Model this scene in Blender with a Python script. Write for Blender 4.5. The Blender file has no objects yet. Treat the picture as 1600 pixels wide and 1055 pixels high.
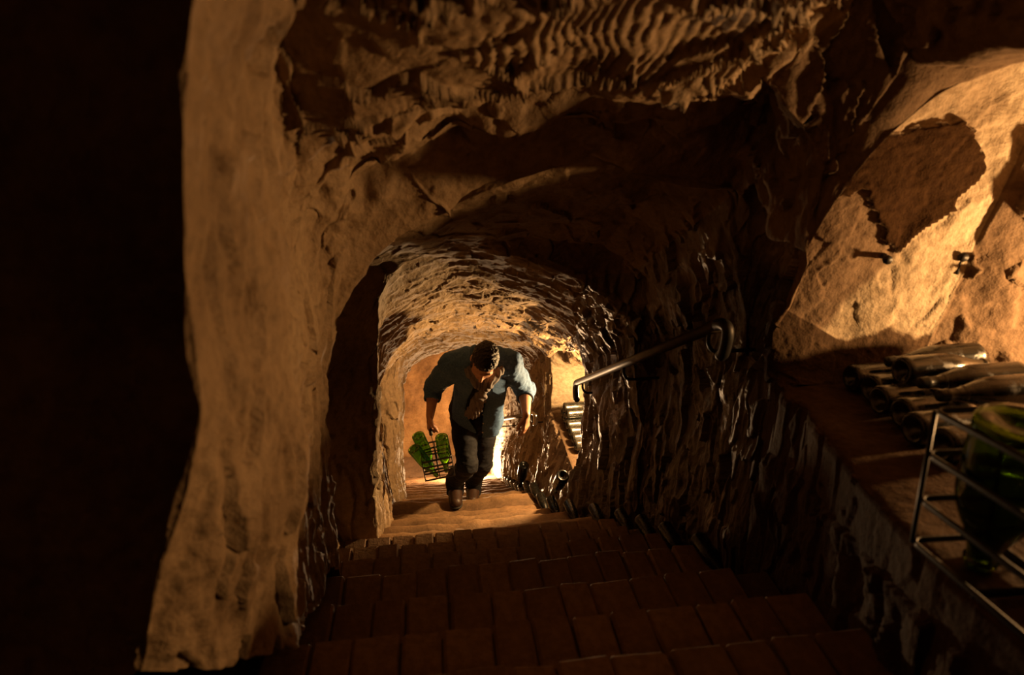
import bpy, bmesh, math, random
import numpy as np
from mathutils import Vector, Matrix

# ------------------------------------------------------------------ camera, world, light, exposure
scene = bpy.context.scene
COL = scene.collection
F_PX = 1000.0                                     # focal length in pixels of the 1600 px wide frame
PSI, THETA = math.radians(7.267), math.radians(22.378)
R_ = np.array([math.cos(PSI), -math.sin(PSI), 0.0])
F_ = np.array([math.sin(PSI) * math.cos(THETA), math.cos(PSI) * math.cos(THETA), -math.sin(THETA)])
U_ = np.cross(R_, F_)
cam_data = bpy.data.cameras.new('camera')
cam_data.sensor_width = 36.0
cam_data.lens = F_PX * 36.0 / 1600.0
cam_data.clip_start = 0.02
cam_data.dof.use_dof = True
cam_data.dof.focus_distance = 4.3
cam_data.dof.aperture_fstop = 2.6
cam = bpy.data.objects.new('camera', cam_data)
COL.objects.link(cam)
cam.matrix_world = Matrix(((R_[0], U_[0], -F_[0], 0), (R_[1], U_[1], -F_[1], 0), (R_[2], U_[2], -F_[2], 0), (0, 0, 0, 1)))
scene.camera = cam

world = bpy.data.worlds.new('world'); scene.world = world
world.use_nodes = True
world.node_tree.nodes['Background'].inputs[0].default_value = (0, 0, 0, 1)
world.node_tree.nodes['Background'].inputs[1].default_value = 0.0

vs = scene.view_settings
vs.view_transform = 'Standard'; vs.look = 'None'; vs.gamma = 1.0; vs.use_curve_mapping = False
vs.exposure = 0.0
try:
    scene.cycles.use_denoising = True
    scene.cycles.max_bounces = 8
    scene.cycles.sample_clamp_indirect = 2.0
    scene.cycles.caustics_reflective = False
    scene.cycles.caustics_refractive = False
except Exception:
    pass

def lamp(name, loc, energy, color, radius):
    d = bpy.data.lights.new(name, 'POINT'); d.energy = energy; d.color = color; d.shadow_soft_size = radius
    o = bpy.data.objects.new(name, d); o.location = loc; COL.objects.link(o); return o
# three lamps hidden in the cellar: in the near niche, in the far niche, and at the foot of the stairs
lamp('niche_lamp_near', (2.22, 1.27, -0.64), 122.0, (1.0, 0.55, 0.21), 0.04)
lamp('niche_lamp_far', (1.20, 3.88, -2.02), 190.0, (1.0, 0.60, 0.24), 0.04)
lamp('stair_foot_lamp', (0.38, 7.5, -4.95), 350.0, (1.0, 0.62, 0.31), 0.05)

# ------------------------------------------------------------------ measuring helpers
def ray(px, py):
    return R_ * ((px - 800) / F_PX) - U_ * ((py - 527.5) / F_PX) + F_
def at(px, py, Y):
    """the point of the plane at distance Y down the stairs that the photograph shows at px, py"""
    r = ray(px, py); return r * (Y / r[1])
SLOPE, HEYE = 0.6111, 0.56
def nz(Y):
    """height of the line of step nosings"""
    return -HEYE - SLOPE * max(Y, 0.66)

# ------------------------------------------------------------------ numpy noise
_rng = np.random.RandomState(7)
_perm = _rng.permutation(256).astype(np.int32); _perm = np.concatenate([_perm, _perm, _perm])
_grad = _rng.normal(size=(256, 3)).astype(np.float32); _grad /= np.linalg.norm(_grad, axis=1)[:, None]
def _h(ix, iy, iz):
    return _perm[_perm[_perm[ix & 255] + (iy & 255)] + (iz & 255)]
def perlin(p):
    p = np.asarray(p, np.float32)
    i = np.floor(p).astype(np.int32); f = p - i
    u = f * f * f * (f * (f * 6 - 15) + 10)
    out = np.zeros(len(p), np.float32)
    for dx in (0, 1):
        wx = u[:, 0] if dx else 1 - u[:, 0]
        for dy in (0, 1):
            wy = u[:, 1] if dy else 1 - u[:, 1]
            for dz in (0, 1):
                wz = u[:, 2] if dz else 1 - u[:, 2]
                g = _grad[_h(i[:, 0] + dx, i[:, 1] + dy, i[:, 2] + dz)]
                out += wx * wy * wz * (g[:, 0] * (f[:, 0] - dx) + g[:, 1] * (f[:, 1] - dy) + g[:, 2] * (f[:, 2] - dz))
    return out * 1.5
def fbm(p, octaves=4, gain=0.5):
    s, a = 0, 1.0
    p = np.asarray(p, np.float32)
    for o in range(octaves):
        s = s + a * perlin(p * (2.03 ** o) + 17.3 * o); a *= gain
    return s
_rv = _rng.uniform(-1, 1, size=(256, 8)).astype(np.float32)
def facets(p):
    """nearest jittered cell: returns the cell's random numbers, the offset from its centre, and edge distance F2-F1"""
    p = np.asarray(p, np.float32)
    i = np.floor(p).astype(np.int32)
    best = np.full(len(p), 9e9, np.float32); second = best.copy()
    bi = np.zeros(len(p), np.int32); bd = np.zeros((len(p), 3), np.float32)
    for dx in (-1, 0, 1):
        for dy in (-1, 0, 1):
            for dz in (-1, 0, 1):
                c = i + np.array([dx, dy, dz], np.int32)
                h = _h(c[:, 0], c[:, 1], c[:, 2])
                d = p - (c + 0.5 + 0.45 * _rv[h, :3])
                q = (d * d).sum(1)
                m = q < best
                second = np.where(m, best, np.minimum(second, q))
                best = np.where(m, q, best)
                bi = np.where(m, h, bi); bd[m] = d[m]
    return _rv[bi, 3:8], bd, np.sqrt(second) - np.sqrt(best)
def smooth(a, b, x):
    t = np.clip((x - a) / (b - a), 0, 1); return t * t * (3 - 2 * t)

# ------------------------------------------------------------------ object helpers
def tag(o, label=None, cat=None, group=None, kind=None):
    if label: o['label'] = label
    if cat: o['category'] = cat
    if group: o['group'] = group
    if kind: o['kind'] = kind
    return o
def link(name, me, mat=None, parent=None):
    if mat is not None:
        me.materials.clear(); me.materials.append(mat)
    o = bpy.data.objects.new(name, me); COL.objects.link(o)
    if parent is not None: o.parent = parent
    return o
def empty(name, loc=(0, 0, 0), rot=(0, 0, 0)):
    o = bpy.data.objects.new(name, None); o.location = loc; o.rotation_euler = rot; COL.objects.link(o); return o
def np_mesh(name, verts, quads, shade=True):
    me = bpy.data.meshes.new(name)
    verts = np.ascontiguousarray(verts, np.float32); quads = np.ascontiguousarray(quads, np.int32)
    k = quads.shape[1]
    me.vertices.add(len(verts)); me.vertices.foreach_set('co', verts.ravel())
    me.loops.add(quads.size); me.loops.foreach_set('vertex_index', quads.ravel())
    me.polygons.add(len(quads))
    me.polygons.foreach_set('loop_start', np.arange(0, quads.size, k, dtype=np.int32))
    me.polygons.foreach_set('loop_total', np.full(len(quads), k, np.int32))
    me.update(calc_edges=True)
    me.polygons.foreach_set('use_smooth', np.full(len(quads), bool(shade)))
    return me
def from_bm(name, bm, shade=True):
    me = bpy.data.meshes.new(name)
    bmesh.ops.recalc_face_normals(bm, faces=bm.faces[:])
    bm.to_mesh(me); bm.free()
    for p in me.polygons: p.use_smooth = shade
    return me
def copy_tree(o, parent=None):
    c = o.copy(); COL.objects.link(c)
    if parent is not None: c.parent = parent
    for ch in list(o.children): copy_tree(ch, c)
    return c
def tube_bm(bm, pts, r, seg=8, closed=False, flat=None):
    """sweep a circle (or, with flat=(w,h,axis), a strap) along pts"""
    pts = [Vector(p) for p in pts]; n = len(pts); rings = []
    up = None
    for i, p in enumerate(pts):
        if closed: t = pts[(i + 1) % n] - pts[i - 1]
        else: t = pts[min(i + 1, n - 1)] - pts[max(i - 1, 0)]
        t.normalize()
        if flat: ref = Vector(flat[2])
        elif up is None: ref = Vector((0, 0, 1)) if abs(t.z) < 0.9 else Vector((1, 0, 0))
        else: ref = up
        side = t.cross(ref)
        if side.length < 1e-6: side = t.orthogonal()
        side.normalize(); u = side.cross(t).normalized(); up = u
        rr = r[i] if isinstance(r, (list, tuple)) else r
        if flat:
            w, h = flat[0] / 2, flat[1] / 2
            ring = [bm.verts.new(p + side * a + u * b) for a, b in ((-h, -w), (h, -w), (h, w), (-h, w))]
        else:
            ring = [bm.verts.new(p + (side * math.cos(2 * math.pi * k / seg) + u * math.sin(2 * math.pi * k / seg)) * rr) for k in range(seg)]
        rings.append(ring)
    m = len(rings[0])
    for i in range(n if closed else n - 1):
        a, b = rings[i], rings[(i + 1) % n]
        for k in range(m):
            bm.faces.new((a[k], a[(k + 1) % m], b[(k + 1) % m], b[k]))
    if not closed:
        bm.faces.new(rings[0][::-1]); bm.faces.new(rings[-1])
def bez(pts, n=24):
    """Catmull-Rom through pts"""
    P = [np.array(p, float) for p in pts]; P = [2 * P[0] - P[1]] + P + [2 * P[-1] - P[-2]]
    out = []
    for i in range(1, len(P) - 2):
        for t in np.linspace(0, 1, n, endpoint=False):
            a, b, c, d = P[i - 1:i + 3]
            out.append(0.5 * (2 * b + (c - a) * t + (2 * a - 5 * b + 4 * c - d) * t * t + (3 * b - a - 3 * c + d) * t ** 3))
    out.append(P[-2]); return out
def lathe(profile, seg=24):
    bm = bmesh.new(); rings = []
    for r, z in profile:
        if r < 1e-6: rings.append([bm.verts.new((0, 0, z))])
        else: rings.append([bm.verts.new((r * math.cos(2 * math.pi * k / seg), r * math.sin(2 * math.pi * k / seg), z)) for k in range(seg)])
    for a, b in zip(rings, rings[1:]):
        for k in range(seg):
            q = (a[k % len(a)], a[(k + 1) % seg % len(a)], b[(k + 1) % seg % len(b)], b[k % len(b)])
            q = tuple(dict.fromkeys(q))
            if len(q) > 2: bm.faces.new(q)
    return bm

# ------------------------------------------------------------------ materials
def nodes_of(name):
    m = bpy.data.materials.new(name); m.use_nodes = True
    nt = m.node_tree; b = nt.nodes['Principled BSDF']; return m, nt, b
def noise_node(nt, scale, detail=4, rough=0.55, stretch=None):
    tc = nt.nodes.new('ShaderNodeTexCoord'); n = nt.nodes.new('ShaderNodeTexNoise')
    n.inputs['Scale'].default_value = scale; n.inputs['Detail'].default_value = detail; n.inputs['Roughness'].default_value = rough
    if stretch:
        mp = nt.nodes.new('ShaderNodeMapping'); mp.inputs['Scale'].default_value = stretch
        nt.links.new(tc.outputs['Object'], mp.inputs[0]); nt.links.new(mp.outputs[0], n.inputs['Vector'])
    else: nt.links.new(tc.outputs['Object'], n.inputs['Vector'])
    return n
def ramp(nt, src, stops):
    r = nt.nodes.new('ShaderNodeValToRGB'); e = r.color_ramp.elements
    e[0].position, e[0].color = stops[0][0], (*stops[0][1], 1)
    e[1].position, e[1].color = stops[-1][0], (*stops[-1][1], 1)
    for p, c in stops[1:-1]:
        x = e.new(p); x.color = (*c, 1)
    nt.links.new(src, r.inputs[0]); return r
def bump(nt, b, src, strength, dist, prev=None):
    k = nt.nodes.new('ShaderNodeBump'); k.inputs['Strength'].default_value = strength; k.inputs['Distance'].default_value = dist
    nt.links.new(src, k.inputs['Height'])
    if prev is not None: nt.links.new(prev.outputs[0], k.inputs['Normal'])
    nt.links.new(k.outputs[0], b.inputs['Normal']); return k
def simple(name, c1, c2, scale, rough=0.6, metal=0.0, bumpd=0.0, spec=0.5, stretch=None):
    m, nt, b = nodes_of(name)
    n = noise_node(nt, scale, 5, 0.6, stretch)
    r = ramp(nt, n.outputs[0], [(0.3, c1), (0.7, c2)])
    nt.links.new(r.outputs[0], b.inputs['Base Color'])
    b.inputs['Roughness'].default_value = rough; b.inputs['Metallic'].default_value = metal
    b.inputs['Specular IOR Level'].default_value = spec
    if bumpd: bump(nt, b, n.outputs[0], 1.0, bumpd)
    return m
def stone(name, dark, mid, light, spec=0.4, rough=0.62, use_mask=False):
    m, nt, b = nodes_of(name)
    n1 = noise_node(nt, 2.2, 6, 0.6); n2 = noise_node(nt, 38, 5, 0.65); n3 = noise_node(nt, 140, 3, 0.6)
    r = ramp(nt, n1.outputs[0], [(0.3, dark), (0.52, mid), (0.72, light)])
    mx = nt.nodes.new('ShaderNodeMix'); mx.data_type = 'RGBA'; mx.blend_type = 'MULTIPLY'; mx.inputs[0].default_value = 0.6
    r2 = ramp(nt, n2.outputs[0], [(0.3, (0.5, 0.46, 0.42)), (0.62, (1.05, 1.03, 1.0))])
    nt.links.new(r.outputs[0], mx.inputs[6]); nt.links.new(r2.outputs[0], mx.inputs[7])
    out = mx.outputs[2]
    if use_mask:
        a4 = nt.nodes.new('ShaderNodeAttribute'); a4.attribute_name = 'low_shade'  # shade multiplied into the stone colour
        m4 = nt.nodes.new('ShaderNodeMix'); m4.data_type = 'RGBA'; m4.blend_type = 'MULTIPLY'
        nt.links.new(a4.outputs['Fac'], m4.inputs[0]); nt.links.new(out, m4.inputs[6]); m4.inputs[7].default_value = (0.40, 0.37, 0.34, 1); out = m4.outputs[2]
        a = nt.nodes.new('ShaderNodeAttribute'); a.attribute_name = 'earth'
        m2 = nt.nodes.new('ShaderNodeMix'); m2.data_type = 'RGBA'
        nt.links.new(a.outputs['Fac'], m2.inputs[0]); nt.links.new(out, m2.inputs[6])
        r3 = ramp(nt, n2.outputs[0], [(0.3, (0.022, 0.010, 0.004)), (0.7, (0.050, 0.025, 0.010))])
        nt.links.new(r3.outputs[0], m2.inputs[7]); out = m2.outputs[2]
        a2 = nt.nodes.new('ShaderNodeAttribute'); a2.attribute_name = 'plaster'
        m3 = nt.nodes.new('ShaderNodeMix'); m3.data_type = 'RGBA'
        nt.links.new(a2.outputs['Fac'], m3.inputs[0]); nt.links.new(out, m3.inputs[6])
        r4 = ramp(nt, n2.outputs[0], [(0.3, (0.30, 0.23, 0.15)), (0.6, (0.48, 0.385, 0.27))])
        nt.links.new(r4.outputs[0], m3.inputs[7]); out = m3.outputs[2]
    if use_mask:
        ad = nt.nodes.new('ShaderNodeMath'); ad.operation = 'MAXIMUM'
        nt.links.new(a.outputs['Fac'], ad.inputs[0]); nt.links.new(a2.outputs['Fac'], ad.inputs[1])
        a3 = nt.nodes.new('ShaderNodeAttribute'); a3.attribute_name = 'dry'
        ad2 = nt.nodes.new('ShaderNodeMath'); ad2.operation = 'MAXIMUM'
        nt.links.new(ad.outputs[0], ad2.inputs[0]); nt.links.new(a3.outputs['Fac'], ad2.inputs[1])
        mr = nt.nodes.new('ShaderNodeMapRange'); mr.inputs[3].default_value = spec; mr.inputs[4].default_value = 0.04
        nt.links.new(ad2.outputs[0], mr.inputs[0]); nt.links.new(mr.outputs[0], b.inputs['Specular IOR Level'])
        mr2 = nt.nodes.new('ShaderNodeMapRange'); mr2.inputs[3].default_value = rough; mr2.inputs[4].default_value = 0.9
        nt.links.new(ad2.outputs[0], mr2.inputs[0]); nt.links.new(mr2.outputs[0], b.inputs['Roughness'])
    nt.links.new(out, b.inputs['Base Color'])
    b.inputs['Roughness'].default_value = rough; b.inputs['Specular IOR Level'].default_value = spec
    k = bump(nt, b, n2.outputs[0], 0.8, 0.008); bump(nt, b, n3.outputs[0], 0.7, 0.0025, k)
    return m
M = {}
M['stone'] = stone('tuffeau_stone', (0.17, 0.108, 0.058), (0.30, 0.205, 0.118), (0.40, 0.29, 0.175), 0.25, 0.7)
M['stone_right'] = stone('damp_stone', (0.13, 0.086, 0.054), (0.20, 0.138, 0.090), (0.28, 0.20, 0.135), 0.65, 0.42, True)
M['stone_brown'] = stone('brown_stone', (0.09, 0.045, 0.015), (0.16, 0.085, 0.030), (0.24, 0.14, 0.055), 0.2, 0.8)
M['tread'] = stone('worn_tread', (0.10, 0.06, 0.032), (0.15, 0.092, 0.05), (0.21, 0.135, 0.078), 0.3, 0.7)
M['worn_step'] = stone('worn_step', (0.13, 0.075, 0.038), (0.20, 0.12, 0.062), (0.28, 0.175, 0.095), 0.35, 0.62)
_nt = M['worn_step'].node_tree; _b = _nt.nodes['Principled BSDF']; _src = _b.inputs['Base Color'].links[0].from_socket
_at = _nt.nodes.new('ShaderNodeAttribute'); _at.attribute_name = 'wear_shade'
_r = ramp(_nt, _at.outputs['Fac'], [(0.0, (0.42, 0.38, 0.34)), (0.5, (0.85, 0.83, 0.8)), (1.0, (1.5, 1.45, 1.35))])  # wear mixed with painted light and shade along each tread
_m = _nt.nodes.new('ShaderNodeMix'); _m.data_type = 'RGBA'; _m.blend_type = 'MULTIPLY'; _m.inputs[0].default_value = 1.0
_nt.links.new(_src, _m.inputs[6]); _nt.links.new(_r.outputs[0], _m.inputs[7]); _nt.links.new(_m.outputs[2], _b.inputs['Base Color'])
M['brick'] = stone('tread_brick', (0.17, 0.098, 0.054), (0.24, 0.142, 0.080), (0.33, 0.21, 0.125), 0.3, 0.75)
M['iron'] = simple('black_iron', (0.012, 0.011, 0.01), (0.03, 0.026, 0.022), 60, 0.5, 0.4, 0.0004)
M['rail'] = simple('varnished_rail', (0.03, 0.018, 0.010), (0.07, 0.044, 0.024), 30, 0.5, 0.0, 0.0004, 0.6, (1, 0.1, 1))
M['chrome'] = simple('polished_steel', (0.55, 0.53, 0.5), (0.7, 0.68, 0.64), 20, 0.18, 1.0)
# ------------------------------------------------------------------ the cellar tunnel: one carved skin, cut into wall_left, ceiling, wall_right
def ledge_z(Y): return -0.98 + 0.155 * (1.83 - max(Y, -0.2))
RINGS = []
def ring(Y, left, ceil, right, marks):
    """left: floor to springing, ceil: springing to springing, right: springing to floor; points are (X, Z) in metres, or
    ('p', px, py) measured on the photograph in the plane Y.  marks: indices in right of NT, NB, LB, LF (niche corners)"""
    def cv(l):
        out = []
        for q in l:
            if isinstance(q, int): out.append(None); continue
            if q[0] == 'p':
                w = at(q[1], q[2], Y); out.append((w[0], w[2]))
            else: out.append(q)
        return out
    L, C, Rr = cv(left), cv(ceil), cv(right)
    C[0] = L[-1]; Rr[0] = C[-1]
    segs = [L, C]
    ids = [0] + list(marks) + [len(Rr) - 1]
    for a, b in zip(ids, ids[1:]): segs.append(Rr[a:b + 1])
    RINGS.append((Y, segs))
p = 'p'
def g(Y): return nz(Y) - 0.28
# behind and beside the viewer
for Y in (-0.9, 0.70):
    ring(Y, [(-1.7, g(Y)), (-1.75, -0.3), (-1.6, 0.45)], [0, (-1.0, 0.75), (0.0, 0.72), (0.55, 0.6), (0.86, 0.40)],
         [0, (1.2, 0.10), (2.45, 0.16), (2.30, ledge_z(Y)), (0.86, ledge_z(Y)), (0.90, g(Y))], (1, 2, 3, 4))
nearR = lambda Y, bx, lx, fx: [0, (1.19, 0.035), (bx + 0.12, 0.09), (bx, ledge_z(Y)), (lx, ledge_z(Y)), (fx, g(Y))]
ring(0.785, [(-1.7, g(0.785)), (-1.75, -0.3), (-1.6, 0.45)], [0, (-1.0, 0.75), (0.0, 0.6), (0.40, 0.36), (0.66, 0.26), (0.78, 0.38), (0.92, 0.42)], nearR(0.785, 2.45, 0.87, 0.94), (1, 2, 3, 4))
ring(0.80, [(p, 215, 1060), (p, 250, 900), (p, 290, 770), (p, 318, 650), (p, 304, 560), (p, 289, 400), (p, 289, 150), (p, 303, 0), (p, 315, -120)],
     [0, (-0.20, 0.20), (0.0, 0.18), (0.40, 0.20), (0.72, 0.19), (0.78, 0.38), (0.92, 0.42)], nearR(0.8, 2.45, 0.87, 0.94), (1, 2, 3, 4))
ring(1.18, [(p, 462, 1010), (p, 462, 850), (p, 458, 700), (p, 457, 500), (p, 452, 330), (p, 434, 250), (p, 431, 110), (p, 418, 72), (p, 440, 45), (p, 456, 0), (p, 468, -120)],
     [0, (-0.14, 0.10), (0.05, 0.08), (0.40, 0.11), (0.76, 0.15), (0.80, 0.34), (0.94, 0.36)], nearR(1.18, 2.45, 0.97, 1.02), (1, 2, 3, 4))
ring(1.26, [(p, 470, 990), (p, 470, 850), (p, 464, 700), (p, 455, 500), (p, 440, 330), (p, 402, 250), (p, 392, 110), (p, 396, 40), (p, 410, -40)],
     [0, (-0.14, 0.06), (0.05, 0.05), (0.40, 0.08), (0.78, 0.13), (0.82, 0.33), (0.96, 0.33)], nearR(1.26, 2.45, 1.0, 1.04), (1, 2, 3, 4))
ring(1.50, [(p, 500, 950), (p, 492, 850), (p, 486, 700), (p, 480, 500), (p, 464, 400), (p, 452, 330)],
     [0, (p, 455, 262), (p, 500, 232), (p, 560, 205), (p, 631, 178), (p, 687, 160), (p, 742, 148), (p, 798, 147), (p, 835, 130), (p, 918, 127), (p, 1012, 143), (p, 1060, 165), (p, 1114, 172), (p, 1150, 140), (p, 1171, 111), (p, 1176, 30), (1.0, 0.2)],
     [0, (1.185, 0.02), (2.50, 0.07), (2.42, ledge_z(1.5)), (1.07, ledge_z(1.5)), (1.07, g(1.5))], (1, 2, 3, 4))
ring(1.54, [(p, 502, 945), (p, 494, 850), (p, 488, 700), (p, 480, 500), (p, 462, 400), (p, 448, 320)],
     [0, (p, 452, 250), (p, 500, 215), (p, 560, 180), (p, 631, 140), (p, 687, 118), (p, 742, 100), (p, 798, 96), (p, 835, 85), (p, 918, 85), (p, 1012, 95), (p, 1060, 120), (p, 1114, 130), (p, 1150, 110), (p, 1180, 95), (p, 1188, 30), (1.02, 0.18)],
     [0, (1.185, 0.02), (2.48, 0.07), (2.40, ledge_z(1.54)), (1.08, ledge_z(1.54)), (1.08, g(1.54))], (1, 2, 3, 4))
ring(1.59, [(p, 507, 925), (p, 498, 800), (p, 494, 700), (p, 489, 520), (p, 474, 420), (p, 468, 350)],
     [0, (p, 486, 295), (p, 535, 245), (p, 600, 205), (p, 660, 175), (p, 720, 155), (p, 798, 150), (p, 860, 140), (p, 918, 140), (p, 1012, 145), (p, 1080, 150), (p, 1130, 155), (p, 1175, 150), (p, 1200, 130)],
     [0, (0.98, -0.16), (1.01, -0.47), (1.06, -0.26), (1.12, 0.02), (2.40, 0.07), (2.32, ledge_z(1.59)), (1.11, ledge_z(1.59)), (1.09, g(1.59))], (2, 5, 6, 7))
ring(1.66, [(p, 507, 925), (p, 498, 800), (p, 494, 700), (p, 489, 520), (p, 474, 420), (p, 468, 350)],
     [0, (p, 486, 295), (p, 535, 245), (p, 600, 205), (p, 660, 175), (p, 720, 155), (p, 798, 150), (p, 860, 140), (p, 918, 140), (p, 1012, 145), (p, 1080, 150), (p, 1130, 155), (p, 1175, 150), (p, 1200, 130)],
     [0, (0.98, -0.16), (1.01, -0.47), (1.06, -0.26), (1.12, 0.02), (2.20, 0.07), (2.02, ledge_z(1.66)), (1.11, ledge_z(1.66)), (1.09, g(1.66))], (2, 5, 6, 7))
ring(1.73, [(p, 507, 925), (p, 498, 800), (p, 494, 700), (p, 489, 520), (p, 474, 420), (p, 468, 350)],
     [0, (p, 486, 295), (p, 535, 245), (p, 600, 205), (p, 660, 175), (p, 720, 155), (p, 798, 150), (p, 860, 140), (p, 918, 140), (p, 1012, 145), (p, 1080, 150), (p, 1130, 155), (p, 1175, 150), (p, 1200, 130)],
     [0, (0.98, -0.16), (1.01, -0.47), (1.06, -0.26), (1.12, 0.02), (1.98, 0.06), (1.74, ledge_z(1.73)), (1.11, ledge_z(1.73)), (1.09, g(1.73))], (2, 5, 6, 7))
ring(1.80, [(p, 512, 905), (p, 503, 800), (p, 500, 700), (p, 498, 560), (p, 486, 440), (p, 488, 380)],
     [0, (p, 520, 330), (p, 570, 280), (p, 640, 235), (p, 720, 215), (p, 800, 205), (p, 900, 195), (p, 1000, 190), (p, 1080, 195), (p, 1150, 190), (p, 1200, 170), (p, 1225, 140)],
     [0, (p, 1190, 262), (p, 1214, 372), (p, 1240, 318), (p, 1268, 300), (p, 1278, 420), (p, 1250, 490), (p, 1222, 530), (p, 1215, 597), (1.10, g(1.8))], (2, 4, 6, 8))
# hanging brow
# the same plane a little nearer carries the full depth of the niche
r = RINGS.pop()
ring(1.79, [(p, 512, 907), (p, 503, 800), (p, 500, 700), (p, 498, 560), (p, 486, 440), (p, 488, 380)],
     [0, (p, 520, 328), (p, 570, 278), (p, 640, 233), (p, 720, 213), (p, 800, 203), (p, 900, 193), (p, 1000, 188), (p, 1080, 193), (p, 1150, 188), (p, 1200, 168), (p, 1225, 138)],
     [0, (0.98, -0.20), (1.01, -0.47), (1.08, -0.32), (1.22, -0.04), (1.60, 0.075), (1.86, 0.06), (1.785, -0.13), (1.64, -0.80), (1.63, ledge_z(1.79)), (1.14, ledge_z(1.79)), (1.10, g(1.79))], (2, 6, 9, 10))
r = (1.86, r[1]); RINGS.append(r)
print([q[0] for q in RINGS])
ring(2.00, [(p, 530, 890), (p, 516, 800), (p, 512, 700), (p, 511, 600), (p, 528, 500), (p, 544, 458)],
     [0, (p, 575, 408), (p, 615, 376), (p, 660, 348), (p, 720, 318), (p, 800, 286), (p, 880, 260), (p, 935, 236), (p, 957, 252), (p, 985, 275), (p, 1035, 290), (p, 1090, 298), (p, 1149, 308)],
     [0, (p, 1190, 296), (p, 1212, 350), (p, 1225, 420), (p, 1205, 500), (p, 1180, 560), (1.12, -1.0), (1.11, g(2.0))], (1, 2, 3, 6))
bl = lambda Y, x: [(-0.42, g(Y)), (x, nz(Y) + 0.12), (x - 0.04, nz(Y) + 0.5), (x, nz(Y) + 0.85)]
br = lambda Y, x: [0, (x - 0.06, nz(Y) + 1.18), (x, nz(Y) + 1.0), (x + 0.02, nz(Y) + 0.85), (x + 0.02, nz(Y) + 0.62), (x, g(Y))]
bc = lambda Y, x0, x1, t: [0, (x0 + 0.06, nz(Y) + 1.15), (x0 + 0.22, nz(Y) + t - 0.16), (0.1, nz(Y) + t - 0.01), (0.40, nz(Y) + t), (x1 - 0.32, nz(Y) + t - 0.04), (x1 - 0.16, nz(Y) + 1.42)]
ring(2.06, bl(2.06, -0.64), bc(2.06, -0.64, 1.14, 1.62), br(2.06, 1.12), (1, 2, 3, 4))
ring(2.80, bl(2.80, -0.62), bc(2.80, -0.62, 1.10, 1.60), br(2.80, 1.09), (1, 2, 3, 4))
ring(2.86, [(-0.39, g(2.86)), (p, 585, 790), (p, 590, 640), (p, 591, 540), (p, 592, 490)],
     [0, (p, 597, 460), (p, 610, 438), (p, 640, 416), (p, 672, 401), (p, 710, 393), (p, 747, 391), (p, 785, 396), (p, 825, 406), (p, 870, 418), (p, 910, 436)],
     [0, (p, 950, 470), (p, 985, 510), (1.03, -1.60), (1.06, -1.75), (1.03, g(2.86))], (1, 2, 3, 4))
cl = lambda Y: [(-0.37, g(Y)), (-0.40, nz(Y) + 0.3), (-0.42, nz(Y) + 0.7), (-0.42, nz(Y) + 1.05)]
cc = lambda Y, x1, t: [0, (-0.33, nz(Y) + 1.28), (-0.15, nz(Y) + t - 0.13), (0.12, nz(Y) + t - 0.02), (0.35, nz(Y) + t), (0.62, nz(Y) + t - 0.09), (x1 - 0.10, nz(Y) + 1.28)]
ring(3.66, cl(3.66), cc(3.66, 0.98, 1.55), [0, (0.95, nz(3.66) + 1.08), (0.96, nz(3.66) + 1.0), (0.95, nz(3.66) + 0.7), (0.94, nz(3.66) + 0.45), (0.84, g(3.66))], (1, 2, 3, 4))
N2 = -2.62
ring(3.74, cl(3.74), cc(3.74, 0.98, 1.55), [0, (1.05, nz(3.74) + 1.12), (1.70, nz(3.74) + 1.05), (1.62, N2), (0.92, N2), (0.80, g(3.74))], (1, 2, 3, 4))
ring(4.62, [(-0.40, g(4.62)), (-0.46, nz(4.62) + 0.3), (-0.49, nz(4.62) + 0.7), (-0.48, nz(4.62) + 1.1)], cc(4.62, 0.98, 1.58), [0, (p, 872, 528), (1.02, nz(4.62) + 1.22), (1.55, nz(4.62) + 1.15), (1.50, N2), (0.93, N2), (0.72, g(4.62))], (1, 3, 4, 5))
ring(4.72, [(-0.41, g(4.72)), (p, 621, 720), (p, 620, 640), (p, 619, 590), (p, 623, 555)],
     [0, (p, 630, 532), (p, 646, 512), (p, 680, 500), (p, 720, 497), (p, 760, 504), (p, 800, 511), (p, 838, 523), (p, 856, 540)],
     [0, (p, 861, 556), (p, 863, 600), (p, 860, 650), (p, 862, 690), (0.70, g(4.72))], (1, 2, 3, 4))
dr = lambda Y, a, b: [0, (a, nz(Y) + 1.05), (a, nz(Y) + 0.9), (a - 0.02, nz(Y) + 0.6), (b + 0.04, nz(Y) + 0.35), (b, g(Y))]
ring(5.78, [(-0.44, g(5.78)), (p, 629, 720), (p, 627, 640), (p, 629, 600), (p, 634, 584)],
     [0, (p, 645, 572), (p, 665, 560), (p, 690, 550), (p, 715, 546), (p, 745, 547), (p, 775, 552), (p, 805, 566), (p, 820, 590)], dr(5.78, 0.86, 0.70), (1, 2, 3, 4))
ring(5.86, [(-1.3, g(5.86)), (-1.35, nz(5.86) + 0.5), (-1.3, nz(5.86) + 1.5), (-1.2, nz(5.86) + 2.0)],
     [0, (-0.7, nz(5.86) + 2.3), (0.2, nz(5.86) + 2.3), (0.60, nz(5.86) + 2.0), (0.80, nz(5.86) + 1.5)], dr(5.86, 0.86, 0.70), (1, 2, 3, 4))
ring(9.1, [(-1.5, g(9.1)), (-1.55, nz(9.1) + 0.5), (-1.5, nz(9.1) + 2.5), (-1.3, nz(9.1) + 3.6)],
     [0, (-0.7, nz(9.1) + 4.0), (0.2, nz(9.1) + 4.0), (0.60, nz(9.1) + 3.7), (0.78, nz(9.1) + 2.5)], dr(9.1, 0.84, 0.74), (1, 2, 3, 4))

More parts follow.
